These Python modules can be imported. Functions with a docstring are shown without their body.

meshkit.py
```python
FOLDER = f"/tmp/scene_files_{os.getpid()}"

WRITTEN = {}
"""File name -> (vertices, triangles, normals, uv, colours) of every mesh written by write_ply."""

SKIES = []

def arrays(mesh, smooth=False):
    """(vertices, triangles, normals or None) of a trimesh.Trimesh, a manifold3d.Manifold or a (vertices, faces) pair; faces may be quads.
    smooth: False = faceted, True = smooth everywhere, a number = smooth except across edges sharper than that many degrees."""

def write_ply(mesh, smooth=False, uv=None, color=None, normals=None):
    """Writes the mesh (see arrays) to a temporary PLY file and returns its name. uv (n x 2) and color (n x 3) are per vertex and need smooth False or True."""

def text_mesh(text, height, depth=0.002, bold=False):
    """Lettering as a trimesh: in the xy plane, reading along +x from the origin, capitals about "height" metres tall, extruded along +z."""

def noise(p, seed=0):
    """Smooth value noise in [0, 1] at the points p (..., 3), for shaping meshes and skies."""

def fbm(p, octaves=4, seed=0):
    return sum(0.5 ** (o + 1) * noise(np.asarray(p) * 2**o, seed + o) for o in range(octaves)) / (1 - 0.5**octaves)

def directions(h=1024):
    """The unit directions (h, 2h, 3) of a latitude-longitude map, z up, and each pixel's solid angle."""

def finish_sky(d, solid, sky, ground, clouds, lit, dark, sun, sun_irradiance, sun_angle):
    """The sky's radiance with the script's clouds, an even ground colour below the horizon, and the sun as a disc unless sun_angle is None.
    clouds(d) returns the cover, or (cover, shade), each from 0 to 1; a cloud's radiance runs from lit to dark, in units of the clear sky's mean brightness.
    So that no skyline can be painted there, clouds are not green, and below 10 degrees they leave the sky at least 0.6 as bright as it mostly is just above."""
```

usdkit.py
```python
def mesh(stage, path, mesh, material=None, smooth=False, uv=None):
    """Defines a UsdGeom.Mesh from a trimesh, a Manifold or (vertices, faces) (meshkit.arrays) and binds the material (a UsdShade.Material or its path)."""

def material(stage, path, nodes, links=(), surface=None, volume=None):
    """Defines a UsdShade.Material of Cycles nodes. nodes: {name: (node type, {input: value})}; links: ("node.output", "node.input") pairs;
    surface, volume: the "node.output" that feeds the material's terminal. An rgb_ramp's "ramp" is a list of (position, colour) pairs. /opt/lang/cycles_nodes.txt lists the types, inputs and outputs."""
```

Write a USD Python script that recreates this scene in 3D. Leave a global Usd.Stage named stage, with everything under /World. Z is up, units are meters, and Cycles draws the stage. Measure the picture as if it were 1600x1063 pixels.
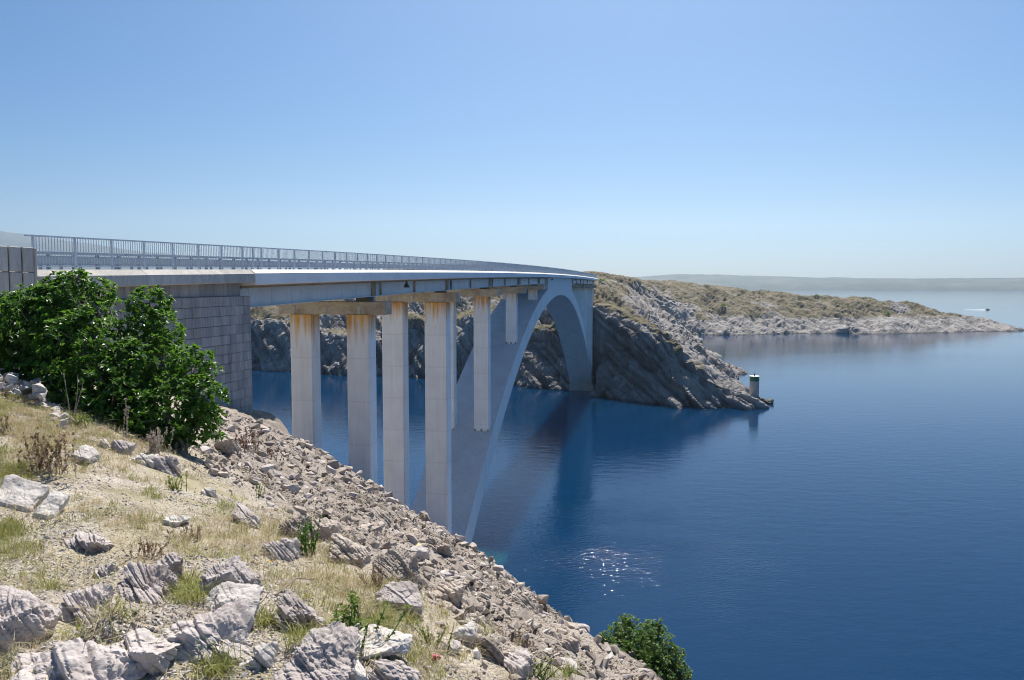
import math
import numpy as np, trimesh, usdkit, meshkit
from pxr import Gf, Sdf, Usd, UsdGeom, UsdLux, UsdShade, Vt
from scipy.interpolate import RBFInterpolator
from scipy.ndimage import map_coordinates

stage = Usd.Stage.CreateInMemory()
UsdGeom.SetStageUpAxis(stage, UsdGeom.Tokens.z)
UsdGeom.SetStageMetersPerUnit(stage, 1.0)
UsdGeom.Xform.Define(stage, '/World')
UsdGeom.Scope.Define(stage, '/World/Looks')

# ------------------------------------------------------------------ camera, sky, sun, exposure
EYE = 38.0                                   # metres above the sea
FPX, CU, CV = 1222.0, 800.0, 531.5           # the photograph's lens in its own pixels
PITCH = math.atan((CV - 444.0) / FPX)
cam = UsdGeom.Camera.Define(stage, '/World/camera')
cam.AddTranslateOp().Set(Gf.Vec3d(0, 0, EYE))
cam.AddRotateXOp().Set(90 - math.degrees(PITCH))
cam.CreateHorizontalApertureAttr(36.0)
cam.CreateVerticalApertureAttr(36.0 * 680 / 1024)
cam.CreateFocalLengthAttr(36.0 * FPX / 1600)
cam.CreateClippingRangeAttr(Gf.Vec2f(0.1, 80000))
cam.CreateExposureAttr(0.74)
SUN_EL, SUN_AZ = math.radians(53), math.radians(9.5)   # azimuth clockwise from +y
SUN_STRENGTH, SKY_STRENGTH = 1.25, 0.08
sun = UsdLux.DistantLight.Define(stage, '/World/sun')
sun.CreateNormalizeAttr(True)
sun.CreateIntensityAttr(SUN_STRENGTH)
sun.CreateAngleAttr(0.5)
sun.CreateColorAttr(Gf.Vec3f(1.0, 0.95, 0.88))
sun.AddRotateZOp().Set(-math.degrees(SUN_AZ))
sun.AddRotateXOp().Set(-(90 - math.degrees(SUN_EL)))
sky = UsdLux.DomeLight.Define(stage, '/World/sky')
sky_mat = usdkit.material(stage, '/World/Looks/sky_look', {
    's': ('sky_texture', {'sky_type': 'single_scattering', 'sun_disc': False, 'sun_elevation': SUN_EL, 'sun_rotation': SUN_AZ,
                          'altitude': 1800.0, 'air_density': 1.0, 'aerosol_density': 3.0, 'ozone_density': 5.0}),
    'h': ('hsv', {'saturation': 1.42, 'value': 0.68}),
    'b': ('background_shader', {'strength': SKY_STRENGTH})}, [('s.color', 'h.color'), ('h.color', 'b.color')], surface='b.background')
UsdShade.MaterialBindingAPI.Apply(sky.GetPrim()).Bind(sky_mat)

# ------------------------------------------------------------------ helpers
used = {}
def numbered(parent, name):
    k = (str(parent), name); n = used.get(k, 0); used[k] = n + 1
    return f'{parent}/{name}' if n == 0 else f'{parent}/{name}_{n:03d}'
def tag(p, label=None, cat=None, group=None, kind=None):
    p = p.GetPrim() if hasattr(p, 'GetPrim') else p
    for k, v in (('label', label), ('category', cat), ('group', group), ('kind', kind)):
        if v: p.SetCustomDataByKey(k, v)
    return p
frames = {}
def thing(name, label, cat, loc=(0, 0, 0), rotz=0.0, group=None):
    """An Xform at the thing's base; rotz is clockwise-positive heading turned into a z rotation in radians."""
    path = numbered('/World', name)
    x = UsdGeom.Xform.Define(stage, path)
    x.AddTranslateOp().Set(Gf.Vec3d(*map(float, loc)))
    x.AddRotateZOp().Set(math.degrees(rotz))
    c, s = math.cos(rotz), math.sin(rotz)
    frames[path] = (np.array(loc, float), np.array([[c, -s, 0], [s, c, 0], [0, 0, 1]]))
    tag(x, label, cat, group)
    return path
def arr(mesh):
    if hasattr(mesh, 'to_mesh') or isinstance(mesh, trimesh.Trimesh):
        v, f, _ = meshkit.arrays(mesh); return v, f
    v, f = np.asarray(mesh[0], float), np.asarray(mesh[1], int)
    if f.shape[1] == 4: f = np.vstack([f[:, [0, 1, 2]], f[:, [0, 2, 3]]])
    return v, f
def part(name, mesh, mat, parent, smooth=False, uv=None, label=None, kind=None, local=False):
    """A Mesh under a thing or part. World coordinates unless local."""
    v, f = arr(mesh)
    root = '/'.join(str(parent).split('/')[:3])
    if not local and root in frames:
        loc, R = frames[root]; v = (v - loc) @ R
    path = numbered(parent, name)
    m = usdkit.mesh(stage, path, (v, f), mat, smooth=smooth, uv=uv)
    tag(m, label=label, kind=kind)
    return path
def top(name, mesh, mat, label=None, cat=None, group=None, kind=None, smooth=False, uv=None):
    path = numbered('/World', name)
    m = usdkit.mesh(stage, path, arr(mesh), mat, smooth=smooth, uv=uv)
    tag(m, label, cat, group, kind)
    return path
def scatter(path, protos, pts, scales, quats, idx):
    """A PointInstancer with its prototypes [(mesh, material)] inside."""
    pi = UsdGeom.PointInstancer.Define(stage, path)
    rel = pi.CreatePrototypesRel()
    for i, (m, mat, sm) in enumerate(protos):
        p = f'{path}/shape_{i:03d}'
        usdkit.mesh(stage, p, m, mat, smooth=sm); rel.AddTarget(p)
    pi.CreatePositionsAttr(Vt.Vec3fArray.FromNumpy(np.asarray(pts, np.float32)))
    pi.CreateScalesAttr(Vt.Vec3fArray.FromNumpy(np.asarray(scales, np.float32)))
    pi.CreateOrientationsAttr(Vt.QuathArray([Gf.Quath(float(q[0]), float(q[1]), float(q[2]), float(q[3])) for q in quats]))
    pi.CreateProtoIndicesAttr(Vt.IntArray.FromNumpy(np.asarray(idx, np.int32)))
    return pi
def rand_quats(rng, n, upright=False, tilt=0.25):
    if upright:
        a = rng.uniform(0, 2 * np.pi, n); q = np.stack([np.cos(a / 2), rng.normal(0, tilt / 2, n), rng.normal(0, tilt / 2, n), np.sin(a / 2)], 1)
    else: q = rng.normal(size=(n, 4))
    return q / np.linalg.norm(q, axis=1, keepdims=True)
cp, sp = math.cos(PITCH), math.sin(PITCH)
def ray(u, v):
    a, b = (u - CU) / FPX, (CV - v) / FPX
    return np.array([a, cp + b * sp, -sp + b * cp])
def at(u, v, Y):
    d = ray(u, v); return np.array([0, 0, EYE]) + d * (Y / d[1])
def at_sea(u, v):
    d = ray(u, v); return np.array([0, 0, EYE]) + d * (-EYE / d[2])
def box(lo, hi):
    b = trimesh.creation.box(np.subtract(hi, lo)); b.apply_translation((np.array(lo) + hi) / 2); return b
def join(*ms): return trimesh.util.concatenate([m if isinstance(m, trimesh.Trimesh) else trimesh.Trimesh(*arr(m), process=False) for m in ms])
def cbox(lo, hi, c=0.03):
    """Box with chamfered edges."""
    lo, hi = np.array(lo, float), np.array(hi, float); c = min(c, 0.3 * (hi - lo).min()); P = []
    for k in range(3):
        l, h = lo + c, hi - c; l = l.copy(); h = h.copy(); l[k], h[k] = lo[k], hi[k]
        P += [[(l, h)[i][0], (l, h)[j][1], (l, h)[m][2]] for i in (0, 1) for j in (0, 1) for m in (0, 1)]
    return trimesh.convex.convex_hull(np.array(P))
def tube(p, r, n=6):
    """Tube through points p with radii r."""
    p = np.asarray(p, float); r = np.broadcast_to(r, len(p)); V = []; 
    tdir = np.gradient(p, axis=0); tdir /= np.linalg.norm(tdir, axis=1, keepdims=True) + 1e-12
    for q, d, rr in zip(p, tdir, r):
        a = np.cross(d, [0, 0, 1.0] if abs(d[2]) < .9 else [1.0, 0, 0]); a /= np.linalg.norm(a); b = np.cross(d, a)
        ang = np.arange(n) / n * 2 * np.pi
        V.append(q + rr * (np.cos(ang)[:, None] * a + np.sin(ang)[:, None] * b))
    V = np.vstack(V); F = []
    for i in range(len(p) - 1):
        for k in range(n):
            a, b = i * n + k, i * n + (k + 1) % n; F += [[a, b, b + n], [a, b + n, a + n]]
    V = np.vstack([V, p[:1], p[-1:]]); m = len(p) * n
    for k in range(n): F += [[m, (k + 1) % n, k], [m + 1, m - n + k, m - n + (k + 1) % n]]
    return trimesh.Trimesh(V, F, process=False)
def fbm(p, o=4, seed=0): return meshkit.fbm(p, o, seed) - 0.5
def grid_faces(nx, ny):
    i = (np.arange(ny - 1)[:, None] * nx + np.arange(nx - 1)).ravel()
    return np.vstack([np.stack([i, i + 1, i + nx + 1], 1), np.stack([i, i + nx + 1, i + nx], 1)])

# ------------------------------------------------------------------ materials
def mat(name, nodes, links, surface, volume=None): return usdkit.material(stage, f'/World/Looks/{name}', nodes, links, surface=surface, volume=volume)
def stony(name, cols, scale, rough=0.9, bump=0.6, bdist=0.02, bscale=None, vary=0.25, fine=0.85, spec=0.3, zs=1.0):
    """Rock, concrete, soil: two noises colour it, one raises it; brightness varies per object and per loose piece."""
    n = {'g': ('geometry', {}), 'o': ('object_info', {}), 'mz': ('mapping', {'scale': (1.0, 1.0, zs)}),
         'n1': ('noise_texture', {'scale': scale, 'detail': 8.0, 'roughness': 0.62}), 'r1': ('rgb_ramp', {'ramp': cols}),
         'n2': ('noise_texture', {'scale': scale * 9, 'detail': 6.0, 'roughness': 0.7}), 'r2': ('rgb_ramp', {'ramp': [(0.25, (0.62, 0.6, 0.58)), (0.5, (1, 1, 1)), (0.75, (1.22, 1.2, 1.17))]}),
         'm': ('mix', {'mix_type': 'multiply', 'fac': fine}),
         'ad': ('math', {'math_type': 'add'}), 'fr': ('math', {'math_type': 'modulo', 'value2': 1.0}),
         'mr': ('map_range', {'to_min': 1 - vary, 'to_max': 1 + vary}), 'm2': ('mix', {'mix_type': 'multiply', 'fac': 1.0}),
         'nb': ('noise_texture', {'scale': bscale or scale * 6, 'detail': 8.0, 'roughness': 0.68}),
         'b': ('bump', {'strength': bump, 'distance': bdist}), 'p': ('principled_bsdf', {'roughness': rough, 'specular_ior_level': spec})}
    l = [('g.position', 'mz.vector'), ('mz.vector', 'n1.vector'), ('mz.vector', 'n2.vector'), ('g.position', 'nb.vector'), ('n1.fac', 'r1.fac'), ('n2.fac', 'r2.fac'),
         ('r1.color', 'm.color1'), ('r2.color', 'm.color2'), ('g.random_per_island', 'ad.value1'), ('o.random', 'ad.value2'), ('ad.value', 'fr.value1'),
         ('fr.value', 'mr.value'), ('m.color', 'm2.color1'), ('mr.result', 'm2.color2'), ('m2.color', 'p.base_color'), ('nb.fac', 'b.height'), ('b.normal', 'p.normal')]
    return mat(name, n, l, 'p.BSDF')
def plain(name, col, rough=0.6, metallic=0.0, noise=0.15, scale=3.0, spec=0.5):
    c = np.array(col)
    return mat(name, {'g': ('geometry', {}), 'n': ('noise_texture', {'scale': scale, 'detail': 5.0}), 'r': ('rgb_ramp', {'ramp': [(0.3, c * (1 - noise)), (0.7, c * (1 + noise))]}),
                      'p': ('principled_bsdf', {'roughness': rough, 'metallic': metallic, 'specular_ior_level': spec})},
               [('g.position', 'n.vector'), ('n.fac', 'r.fac'), ('r.color', 'p.base_color')], 'p.BSDF')
def leafy(name, c1, c2, rough=0.42, trans=0.35, spec=0.5):
    return mat(name, {'g': ('geometry', {}), 'r': ('rgb_ramp', {'ramp': [(0, c1), (0.85, c2), (1.0, np.array(c2) * 1.5)]}),
                      'p': ('principled_bsdf', {'roughness': rough, 'specular_ior_level': spec}), 't': ('translucent_bsdf', {}),
                      'h': ('hsv', {'value': 1.6, 'hue': 0.485}), 'x': ('mix_closure', {'fac': trans})},
               [('g.random_per_island', 'r.fac'), ('r.color', 'p.base_color'), ('r.color', 'h.color'), ('h.color', 't.color'),
                ('p.BSDF', 'x.closure1'), ('t.BSDF', 'x.closure2')], 'x.closure')
M = {}
M['rock'] = stony('grey_limestone', [(0.25, (0.25, 0.215, 0.20)), (0.45, (0.395, 0.35, 0.33)), (0.7, (0.50, 0.45, 0.425))], 1.6, bump=0.7, bdist=0.025, bscale=14, vary=0.08)
M['wet_rock'] = stony('dark_shore_rock', [(0.3, (0.05, 0.045, 0.04)), (0.55, (0.15, 0.135, 0.12)), (0.75, (0.33, 0.30, 0.27))], 0.9, bump=0.7, bdist=0.05, bscale=5, vary=0.05)
M['pale_rock'] = stony('pale_limestone', [(0.25, (0.36, 0.33, 0.30)), (0.5, (0.49, 0.455, 0.42)), (0.75, (0.58, 0.545, 0.51))], 2.0, bump=0.5, bdist=0.012, bscale=22, vary=0.08)
M['scree'] = stony('scree_stone', [(0.25, (0.215, 0.175, 0.145)), (0.5, (0.345, 0.295, 0.25)), (0.75, (0.45, 0.40, 0.345))], 2.2, bump=0.6, bdist=0.012, bscale=25, vary=0.28)
M['concrete'] = stony('weathered_concrete', [(0.25, (0.30, 0.29, 0.27)), (0.5, (0.40, 0.385, 0.36)), (0.8, (0.47, 0.45, 0.42))], 1.3, bump=0.25, bdist=0.006, bscale=12, vary=0.12, zs=0.2)
M['old_concrete'] = stony('stained_concrete', [(0.25, (0.23, 0.175, 0.12)), (0.5, (0.43, 0.36, 0.27)), (0.8, (0.53, 0.465, 0.37))], 0.55, bump=0.3, bdist=0.008, bscale=10, vary=0.05)
M['block'] = stony('stone_block', [(0.25, (0.17, 0.16, 0.155)), (0.5, (0.29, 0.275, 0.265)), (0.75, (0.38, 0.365, 0.35))], 2.2, bump=0.6, bdist=0.015, bscale=12, vary=0.16, zs=0.12)
M['arch'] = stony('arch_concrete', [(0.25, (0.52, 0.53, 0.535)), (0.5, (0.61, 0.62, 0.62)), (0.8, (0.67, 0.675, 0.67))], 0.4, bump=0.12, bdist=0.01, bscale=2, vary=0.02, fine=0.45, zs=0.14)
M['fascia'] = stony('white_coated_concrete', [(0.25, (0.60, 0.60, 0.60)), (0.5, (0.68, 0.68, 0.675)), (0.8, (0.74, 0.735, 0.73))], 0.4, bump=0.1, bdist=0.004, bscale=6, vary=0.03, fine=0.2)
M['girder'] = stony('blue_grey_painted_steel', [(0.25, (0.44, 0.48, 0.51)), (0.5, (0.52, 0.56, 0.59)), (0.8, (0.57, 0.61, 0.64))], 0.3, rough=0.55, bump=0.05, bdist=0.003, vary=0.04, fine=0.3)
M['soffit'] = stony('stained_soffit', [(0.3, (0.20, 0.15, 0.09)), (0.5, (0.32, 0.25, 0.16)), (0.75, (0.42, 0.36, 0.27))], 0.5, vary=0.2)
M['rusty'] = stony('rusty_steel', [(0.3, (0.16, 0.08, 0.04)), (0.5, (0.33, 0.24, 0.17)), (0.75, (0.42, 0.38, 0.34))], 1.5, vary=0.2)
M['bearing'] = plain('dark_bearing', (0.05, 0.055, 0.045), 0.7)
M['galv'] = plain('galvanised_steel', (0.62, 0.63, 0.645), 0.55, 0.0, 0.08)
M['barrier'] = plain('barrier_steel', (0.52, 0.53, 0.53), 0.5, 0.1, 0.15)
M['dark_metal'] = plain('dark_green_metal', (0.03, 0.05, 0.045), 0.5, 0.1)
M['asphalt'] = stony('asphalt', [(0.3, (0.045, 0.045, 0.045)), (0.7, (0.065, 0.063, 0.06))], 2.0, vary=0.02)
M['white_paint'] = plain('white_paint', (0.78, 0.76, 0.74), 0.5, 0, 0.06)
M['grey_render'] = plain('grey_render', (0.36, 0.34, 0.325), 0.8, 0, 0.15, 1.2)
M['green_paint'] = plain('green_paint', (0.01, 0.12, 0.05), 0.5)
M['bark'] = stony('bark', [(0.3, (0.10, 0.08, 0.065)), (0.7, (0.24, 0.21, 0.18))], 8.0, vary=0.1)
M['dry_twig'] = plain('dry_twig', (0.42, 0.36, 0.26), 0.8, 0, 0.25, 9)
M['leaf_dark'] = leafy('glossy_green_leaf', (0.06, 0.155, 0.014), (0.20, 0.36, 0.04), 0.42, 0.48)
M['leaf_olive'] = leafy('olive_green_leaf', (0.10, 0.18, 0.035), (0.27, 0.37, 0.09), 0.45, 0.45)
M['leaf_green'] = leafy('fresh_green_leaf', (0.08, 0.17, 0.025), (0.19, 0.28, 0.06), 0.5, 0.35)
M['leaf_yellow'] = leafy('yellow_green_umbel', (0.20, 0.26, 0.05), (0.34, 0.38, 0.09), 0.6, 0.3)
M['leaf_brown'] = leafy('dried_brown_leaf', (0.24, 0.17, 0.10), (0.42, 0.33, 0.21), 0.8, 0.25, 0.2)
M['leaf_red'] = leafy('red_brown_dead_leaf', (0.15, 0.06, 0.03), (0.30, 0.14, 0.08), 0.8, 0.25, 0.2)
M['leaf_grey'] = leafy('pale_grey_dry_leaf', (0.40, 0.35, 0.30), (0.58, 0.52, 0.46), 0.8, 0.25, 0.2)
M['straw'] = leafy('dry_grass', (0.39, 0.335, 0.20), (0.60, 0.525, 0.36), 0.75, 0.3, 0.2)
M['grass'] = leafy('green_grass', (0.21, 0.225, 0.06), (0.45, 0.43, 0.19), 0.6, 0.35, 0.3)
M['yellow_petal'] = plain('yellow_petal', (0.75, 0.55, 0.02), 0.6)
M['white_litter'] = plain('white_paper', (0.8, 0.8, 0.78), 0.6, 0, 0.05)
M['yellow_litter'] = plain('yellow_paper', (0.70, 0.58, 0.16), 0.6, 0, 0.1)
M['red_litter'] = plain('red_wrapper', (0.35, 0.02, 0.04), 0.5, 0, 0.1)
M['foam'] = plain('white_foam', (0.85, 0.87, 0.88), 0.9, 0, 0.05)

# columns: pale concrete with rust running down from the head; uv = (across, metres below the head)
M['column'] = mat('rust_streaked_concrete', {
    'uv': ('uvmap', {'attribute': 'st'}), 'g': ('geometry', {}), 'sx': ('separate_xyz', {}),
    'mp': ('mapping', {'scale': (2.1, 0.10, 1.0)}), 'ns': ('noise_texture', {'scale': 1.3, 'detail': 5.0, 'roughness': 0.6}),
    'fade': ('map_range', {'from_min': 0.0, 'from_max': 8.0, 'to_min': 0.335, 'to_max': -0.21}), 'top': ('map_range', {'from_min': 0.0, 'from_max': 0.9, 'to_min': 0.07, 'to_max': 0.0}),
    'a': ('math', {'math_type': 'add'}), 'a2': ('math', {'math_type': 'add'}),
    'k': ('rgb_ramp', {'ramp': [(0.60, (0, 0, 0)), (0.74, (0.42, 0.42, 0.42)), (0.90, (0.95, 0.95, 0.95))]}),
    'n1': ('noise_texture', {'scale': 0.5, 'detail': 6.0}), 'base': ('rgb_ramp', {'ramp': [(0.3, (0.72, 0.705, 0.695)), (0.7, (0.81, 0.80, 0.79))]}),
    'rc': ('rgb_ramp', {'ramp': [(0.3, (0.50, 0.19, 0.015)), (0.7, (0.66, 0.36, 0.06))]}), 'mx': ('mix', {}),
    'pj': ('math', {'math_type': 'modulo', 'value2': 3.6}), 'pr': ('rgb_ramp', {'ramp': [(0.0, (0.80, 0.79, 0.78)), (0.012, (0.86, 0.85, 0.84)), (0.03, (1, 1, 1)), (0.98, (0.96, 0.96, 0.96)), (1.0, (0.8, 0.8, 0.8))]}), 'pd': ('math', {'math_type': 'divide', 'value2': 3.6}), 'mj': ('mix', {'mix_type': 'multiply', 'fac': 0.6}), 'st': ('rgb_ramp', {'ramp': [(0.3, (0.86, 0.85, 0.84)), (0.6, (1, 1, 1))]}), 'ms': ('mix', {'mix_type': 'multiply', 'fac': 0.7}),
    'p': ('principled_bsdf', {'roughness': 0.85, 'specular_ior_level': 0.3})},
    [('uv.UV', 'mp.vector'), ('uv.UV', 'sx.vector'), ('mp.vector', 'ns.vector'), ('sx.y', 'fade.value'), ('sx.y', 'top.value'), ('ns.fac', 'a.value1'), ('fade.result', 'a.value2'),
     ('a.value', 'a2.value1'), ('top.result', 'a2.value2'), ('a2.value', 'k.fac'), ('g.position', 'n1.vector'), ('n1.fac', 'base.fac'), ('n1.fac', 'rc.fac'),
     ('sx.y', 'pj.value1'), ('pj.value', 'pd.value1'), ('pd.value', 'pr.fac'), ('base.color', 'mj.color1'), ('pr.color', 'mj.color2'), ('ns.fac', 'st.fac'), ('mj.color', 'ms.color1'), ('st.color', 'ms.color2'), ('k.color', 'mx.fac'), ('ms.color', 'mx.color1'), ('rc.color', 'mx.color2'), ('mx.color', 'p.base_color')], 'p.BSDF')

# hillside soil: uv = (grassiness, rockiness)
M['soil'] = mat('stony_soil', {
    'uv': ('uvmap', {'attribute': 'st'}), 'sx': ('separate_xyz', {}), 'g': ('geometry', {}),
    'n1': ('noise_texture', {'scale': 2.5, 'detail': 9.0, 'roughness': 0.68}), 'dirt': ('rgb_ramp', {'ramp': [(0.28, (0.27, 0.225, 0.175)), (0.5, (0.405, 0.355, 0.295)), (0.72, (0.51, 0.465, 0.41))]}),
    'vo': ('voronoi_texture', {'scale': 34.0, 'randomness': 1.0}), 'vr': ('rgb_ramp', {'ramp': [(0.0, (0.62, 0.6, 0.58)), (0.5, (1, 1, 1)), (1.0, (1.35, 1.33, 1.3))]}), 'vs': ('separate_color', {}),
    'm1': ('mix', {'mix_type': 'multiply', 'fac': 0.8}),
    'n2': ('noise_texture', {'scale': 1.3, 'detail': 8.0, 'roughness': 0.65}), 'rock': ('rgb_ramp', {'ramp': [(0.25, (0.18, 0.15, 0.12)), (0.5, (0.31, 0.265, 0.225)), (0.75, (0.41, 0.365, 0.315))]}),
    'gr': ('rgb_ramp', {'ramp': [(0.3, (0.20, 0.18, 0.10)), (0.5, (0.32, 0.28, 0.18)), (0.75, (0.42, 0.37, 0.26))]}),
    'mg': ('mix', {}), 'mrk': ('mix', {}), 'nb': ('noise_texture', {'scale': 16.0, 'detail': 9.0, 'roughness': 0.72}), 'ba': ('math', {'math_type': 'subtract'}), 'b': ('bump', {'strength': 0.8, 'distance': 0.03}),
    'p': ('principled_bsdf', {'roughness': 0.95, 'specular_ior_level': 0.15})},
    [('uv.UV', 'sx.vector'), ('g.position', 'n1.vector'), ('g.position', 'n2.vector'), ('g.position', 'vo.vector'), ('g.position', 'nb.vector'), ('n1.fac', 'dirt.fac'), ('vo.color', 'vs.color'), ('vs.r', 'vr.fac'),
     ('dirt.color', 'm1.color1'), ('vr.color', 'm1.color2'), ('n1.fac', 'gr.fac'), ('sx.x', 'mg.fac'), ('m1.color', 'mg.color1'), ('gr.color', 'mg.color2'),
     ('n2.fac', 'rock.fac'), ('sx.y', 'mrk.fac'), ('mg.color', 'mrk.color1'), ('rock.color', 'mrk.color2'), ('mrk.color', 'p.base_color'),
     ('nb.fac', 'ba.value1'), ('vo.distance', 'ba.value2'), ('ba.value', 'b.height'), ('b.normal', 'p.normal')], 'p.BSDF')
# far karst land: uv = (grassiness, wet dark foot)
M['karst'] = mat('karst_land', {
    'uv': ('uvmap', {'attribute': 'st'}), 'sx': ('separate_xyz', {}), 'g': ('geometry', {}),
    'n1': ('noise_texture', {'scale': 0.22, 'detail': 10.0, 'roughness': 0.72}), 'rock': ('rgb_ramp', {'ramp': [(0.3, (0.20, 0.19, 0.185)), (0.48, (0.335, 0.315, 0.30)), (0.72, (0.44, 0.41, 0.385))]}),
    'n2': ('noise_texture', {'scale': 0.09, 'detail': 10.0, 'roughness': 0.7}), 'gr': ('rgb_ramp', {'ramp': [(0.3, (0.10, 0.10, 0.05)), (0.5, (0.205, 0.175, 0.115)), (0.72, (0.28, 0.24, 0.175))]}),
    'n3': ('noise_texture', {'scale': 0.5, 'detail': 10.0, 'roughness': 0.75}), 'ad': ('math', {'math_type': 'add'}), 'k': ('rgb_ramp', {'ramp': [(0.48, (0, 0, 0)), (0.62, (1, 1, 1))]}), 'sc': ('map_range', {'to_min': -0.35, 'to_max': 0.30}),
    'd1': ('vector_math', {'math_type': 'dot_product', 'vector2': (0.80, 0.12, 0.58)}), 'd2': ('vector_math', {'math_type': 'dot_product', 'vector2': (0.05, 0.09, -0.09)}), 'cx': ('combine_xyz', {}),
    'nbd': ('noise_texture', {'scale': 0.85, 'detail': 5.0, 'roughness': 0.7, 'distortion': 0.35}), 'rb': ('rgb_ramp', {'ramp': [(0.34, (0.48, 0.48, 0.48)), (0.44, (0.82, 0.81, 0.80)), (0.56, (1.05, 1.04, 1.03)), (0.7, (1.28, 1.26, 1.24))]}), 'mb': ('mix', {'mix_type': 'multiply', 'fac': 0.85}),
    'mg': ('mix', {}), 'wet': ('mix', {'color2': (0.05, 0.045, 0.04)}), 'b': ('bump', {'strength': 0.9, 'distance': 1.2}),
    'p': ('principled_bsdf', {'roughness': 0.95, 'specular_ior_level': 0.15})},
    [('uv.UV', 'sx.vector'), ('g.position', 'n1.vector'), ('g.position', 'n2.vector'), ('g.position', 'n3.vector'), ('n1.fac', 'rock.fac'), ('n2.fac', 'gr.fac'), ('sx.x', 'sc.value'), ('n3.fac', 'ad.value1'), ('sc.result', 'ad.value2'),
     ('ad.value', 'k.fac'), ('k.color', 'mg.fac'), ('g.position', 'd1.vector1'), ('g.position', 'd2.vector1'), ('d1.value', 'cx.x'), ('d2.value', 'cx.y'), ('cx.vector', 'nbd.vector'), ('nbd.fac', 'rb.fac'), ('rock.color', 'mb.color1'), ('rb.color', 'mb.color2'), ('mb.color', 'mg.color1'), ('gr.color', 'mg.color2'), ('mg.color', 'wet.color1'), ('sx.y', 'wet.fac'), ('wet.color', 'p.base_color'),
     ('n3.fac', 'b.height'), ('b.normal', 'p.normal')], 'p.BSDF')
M['far_land'] = stony('far_scrub', [(0.3, (0.035, 0.055, 0.052)), (0.5, (0.07, 0.088, 0.08)), (0.72, (0.13, 0.13, 0.115))], 0.004, bump=0.3, bdist=10, bscale=0.02, vary=0.02)
SHALLOW = at_sea(742, 872)
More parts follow.
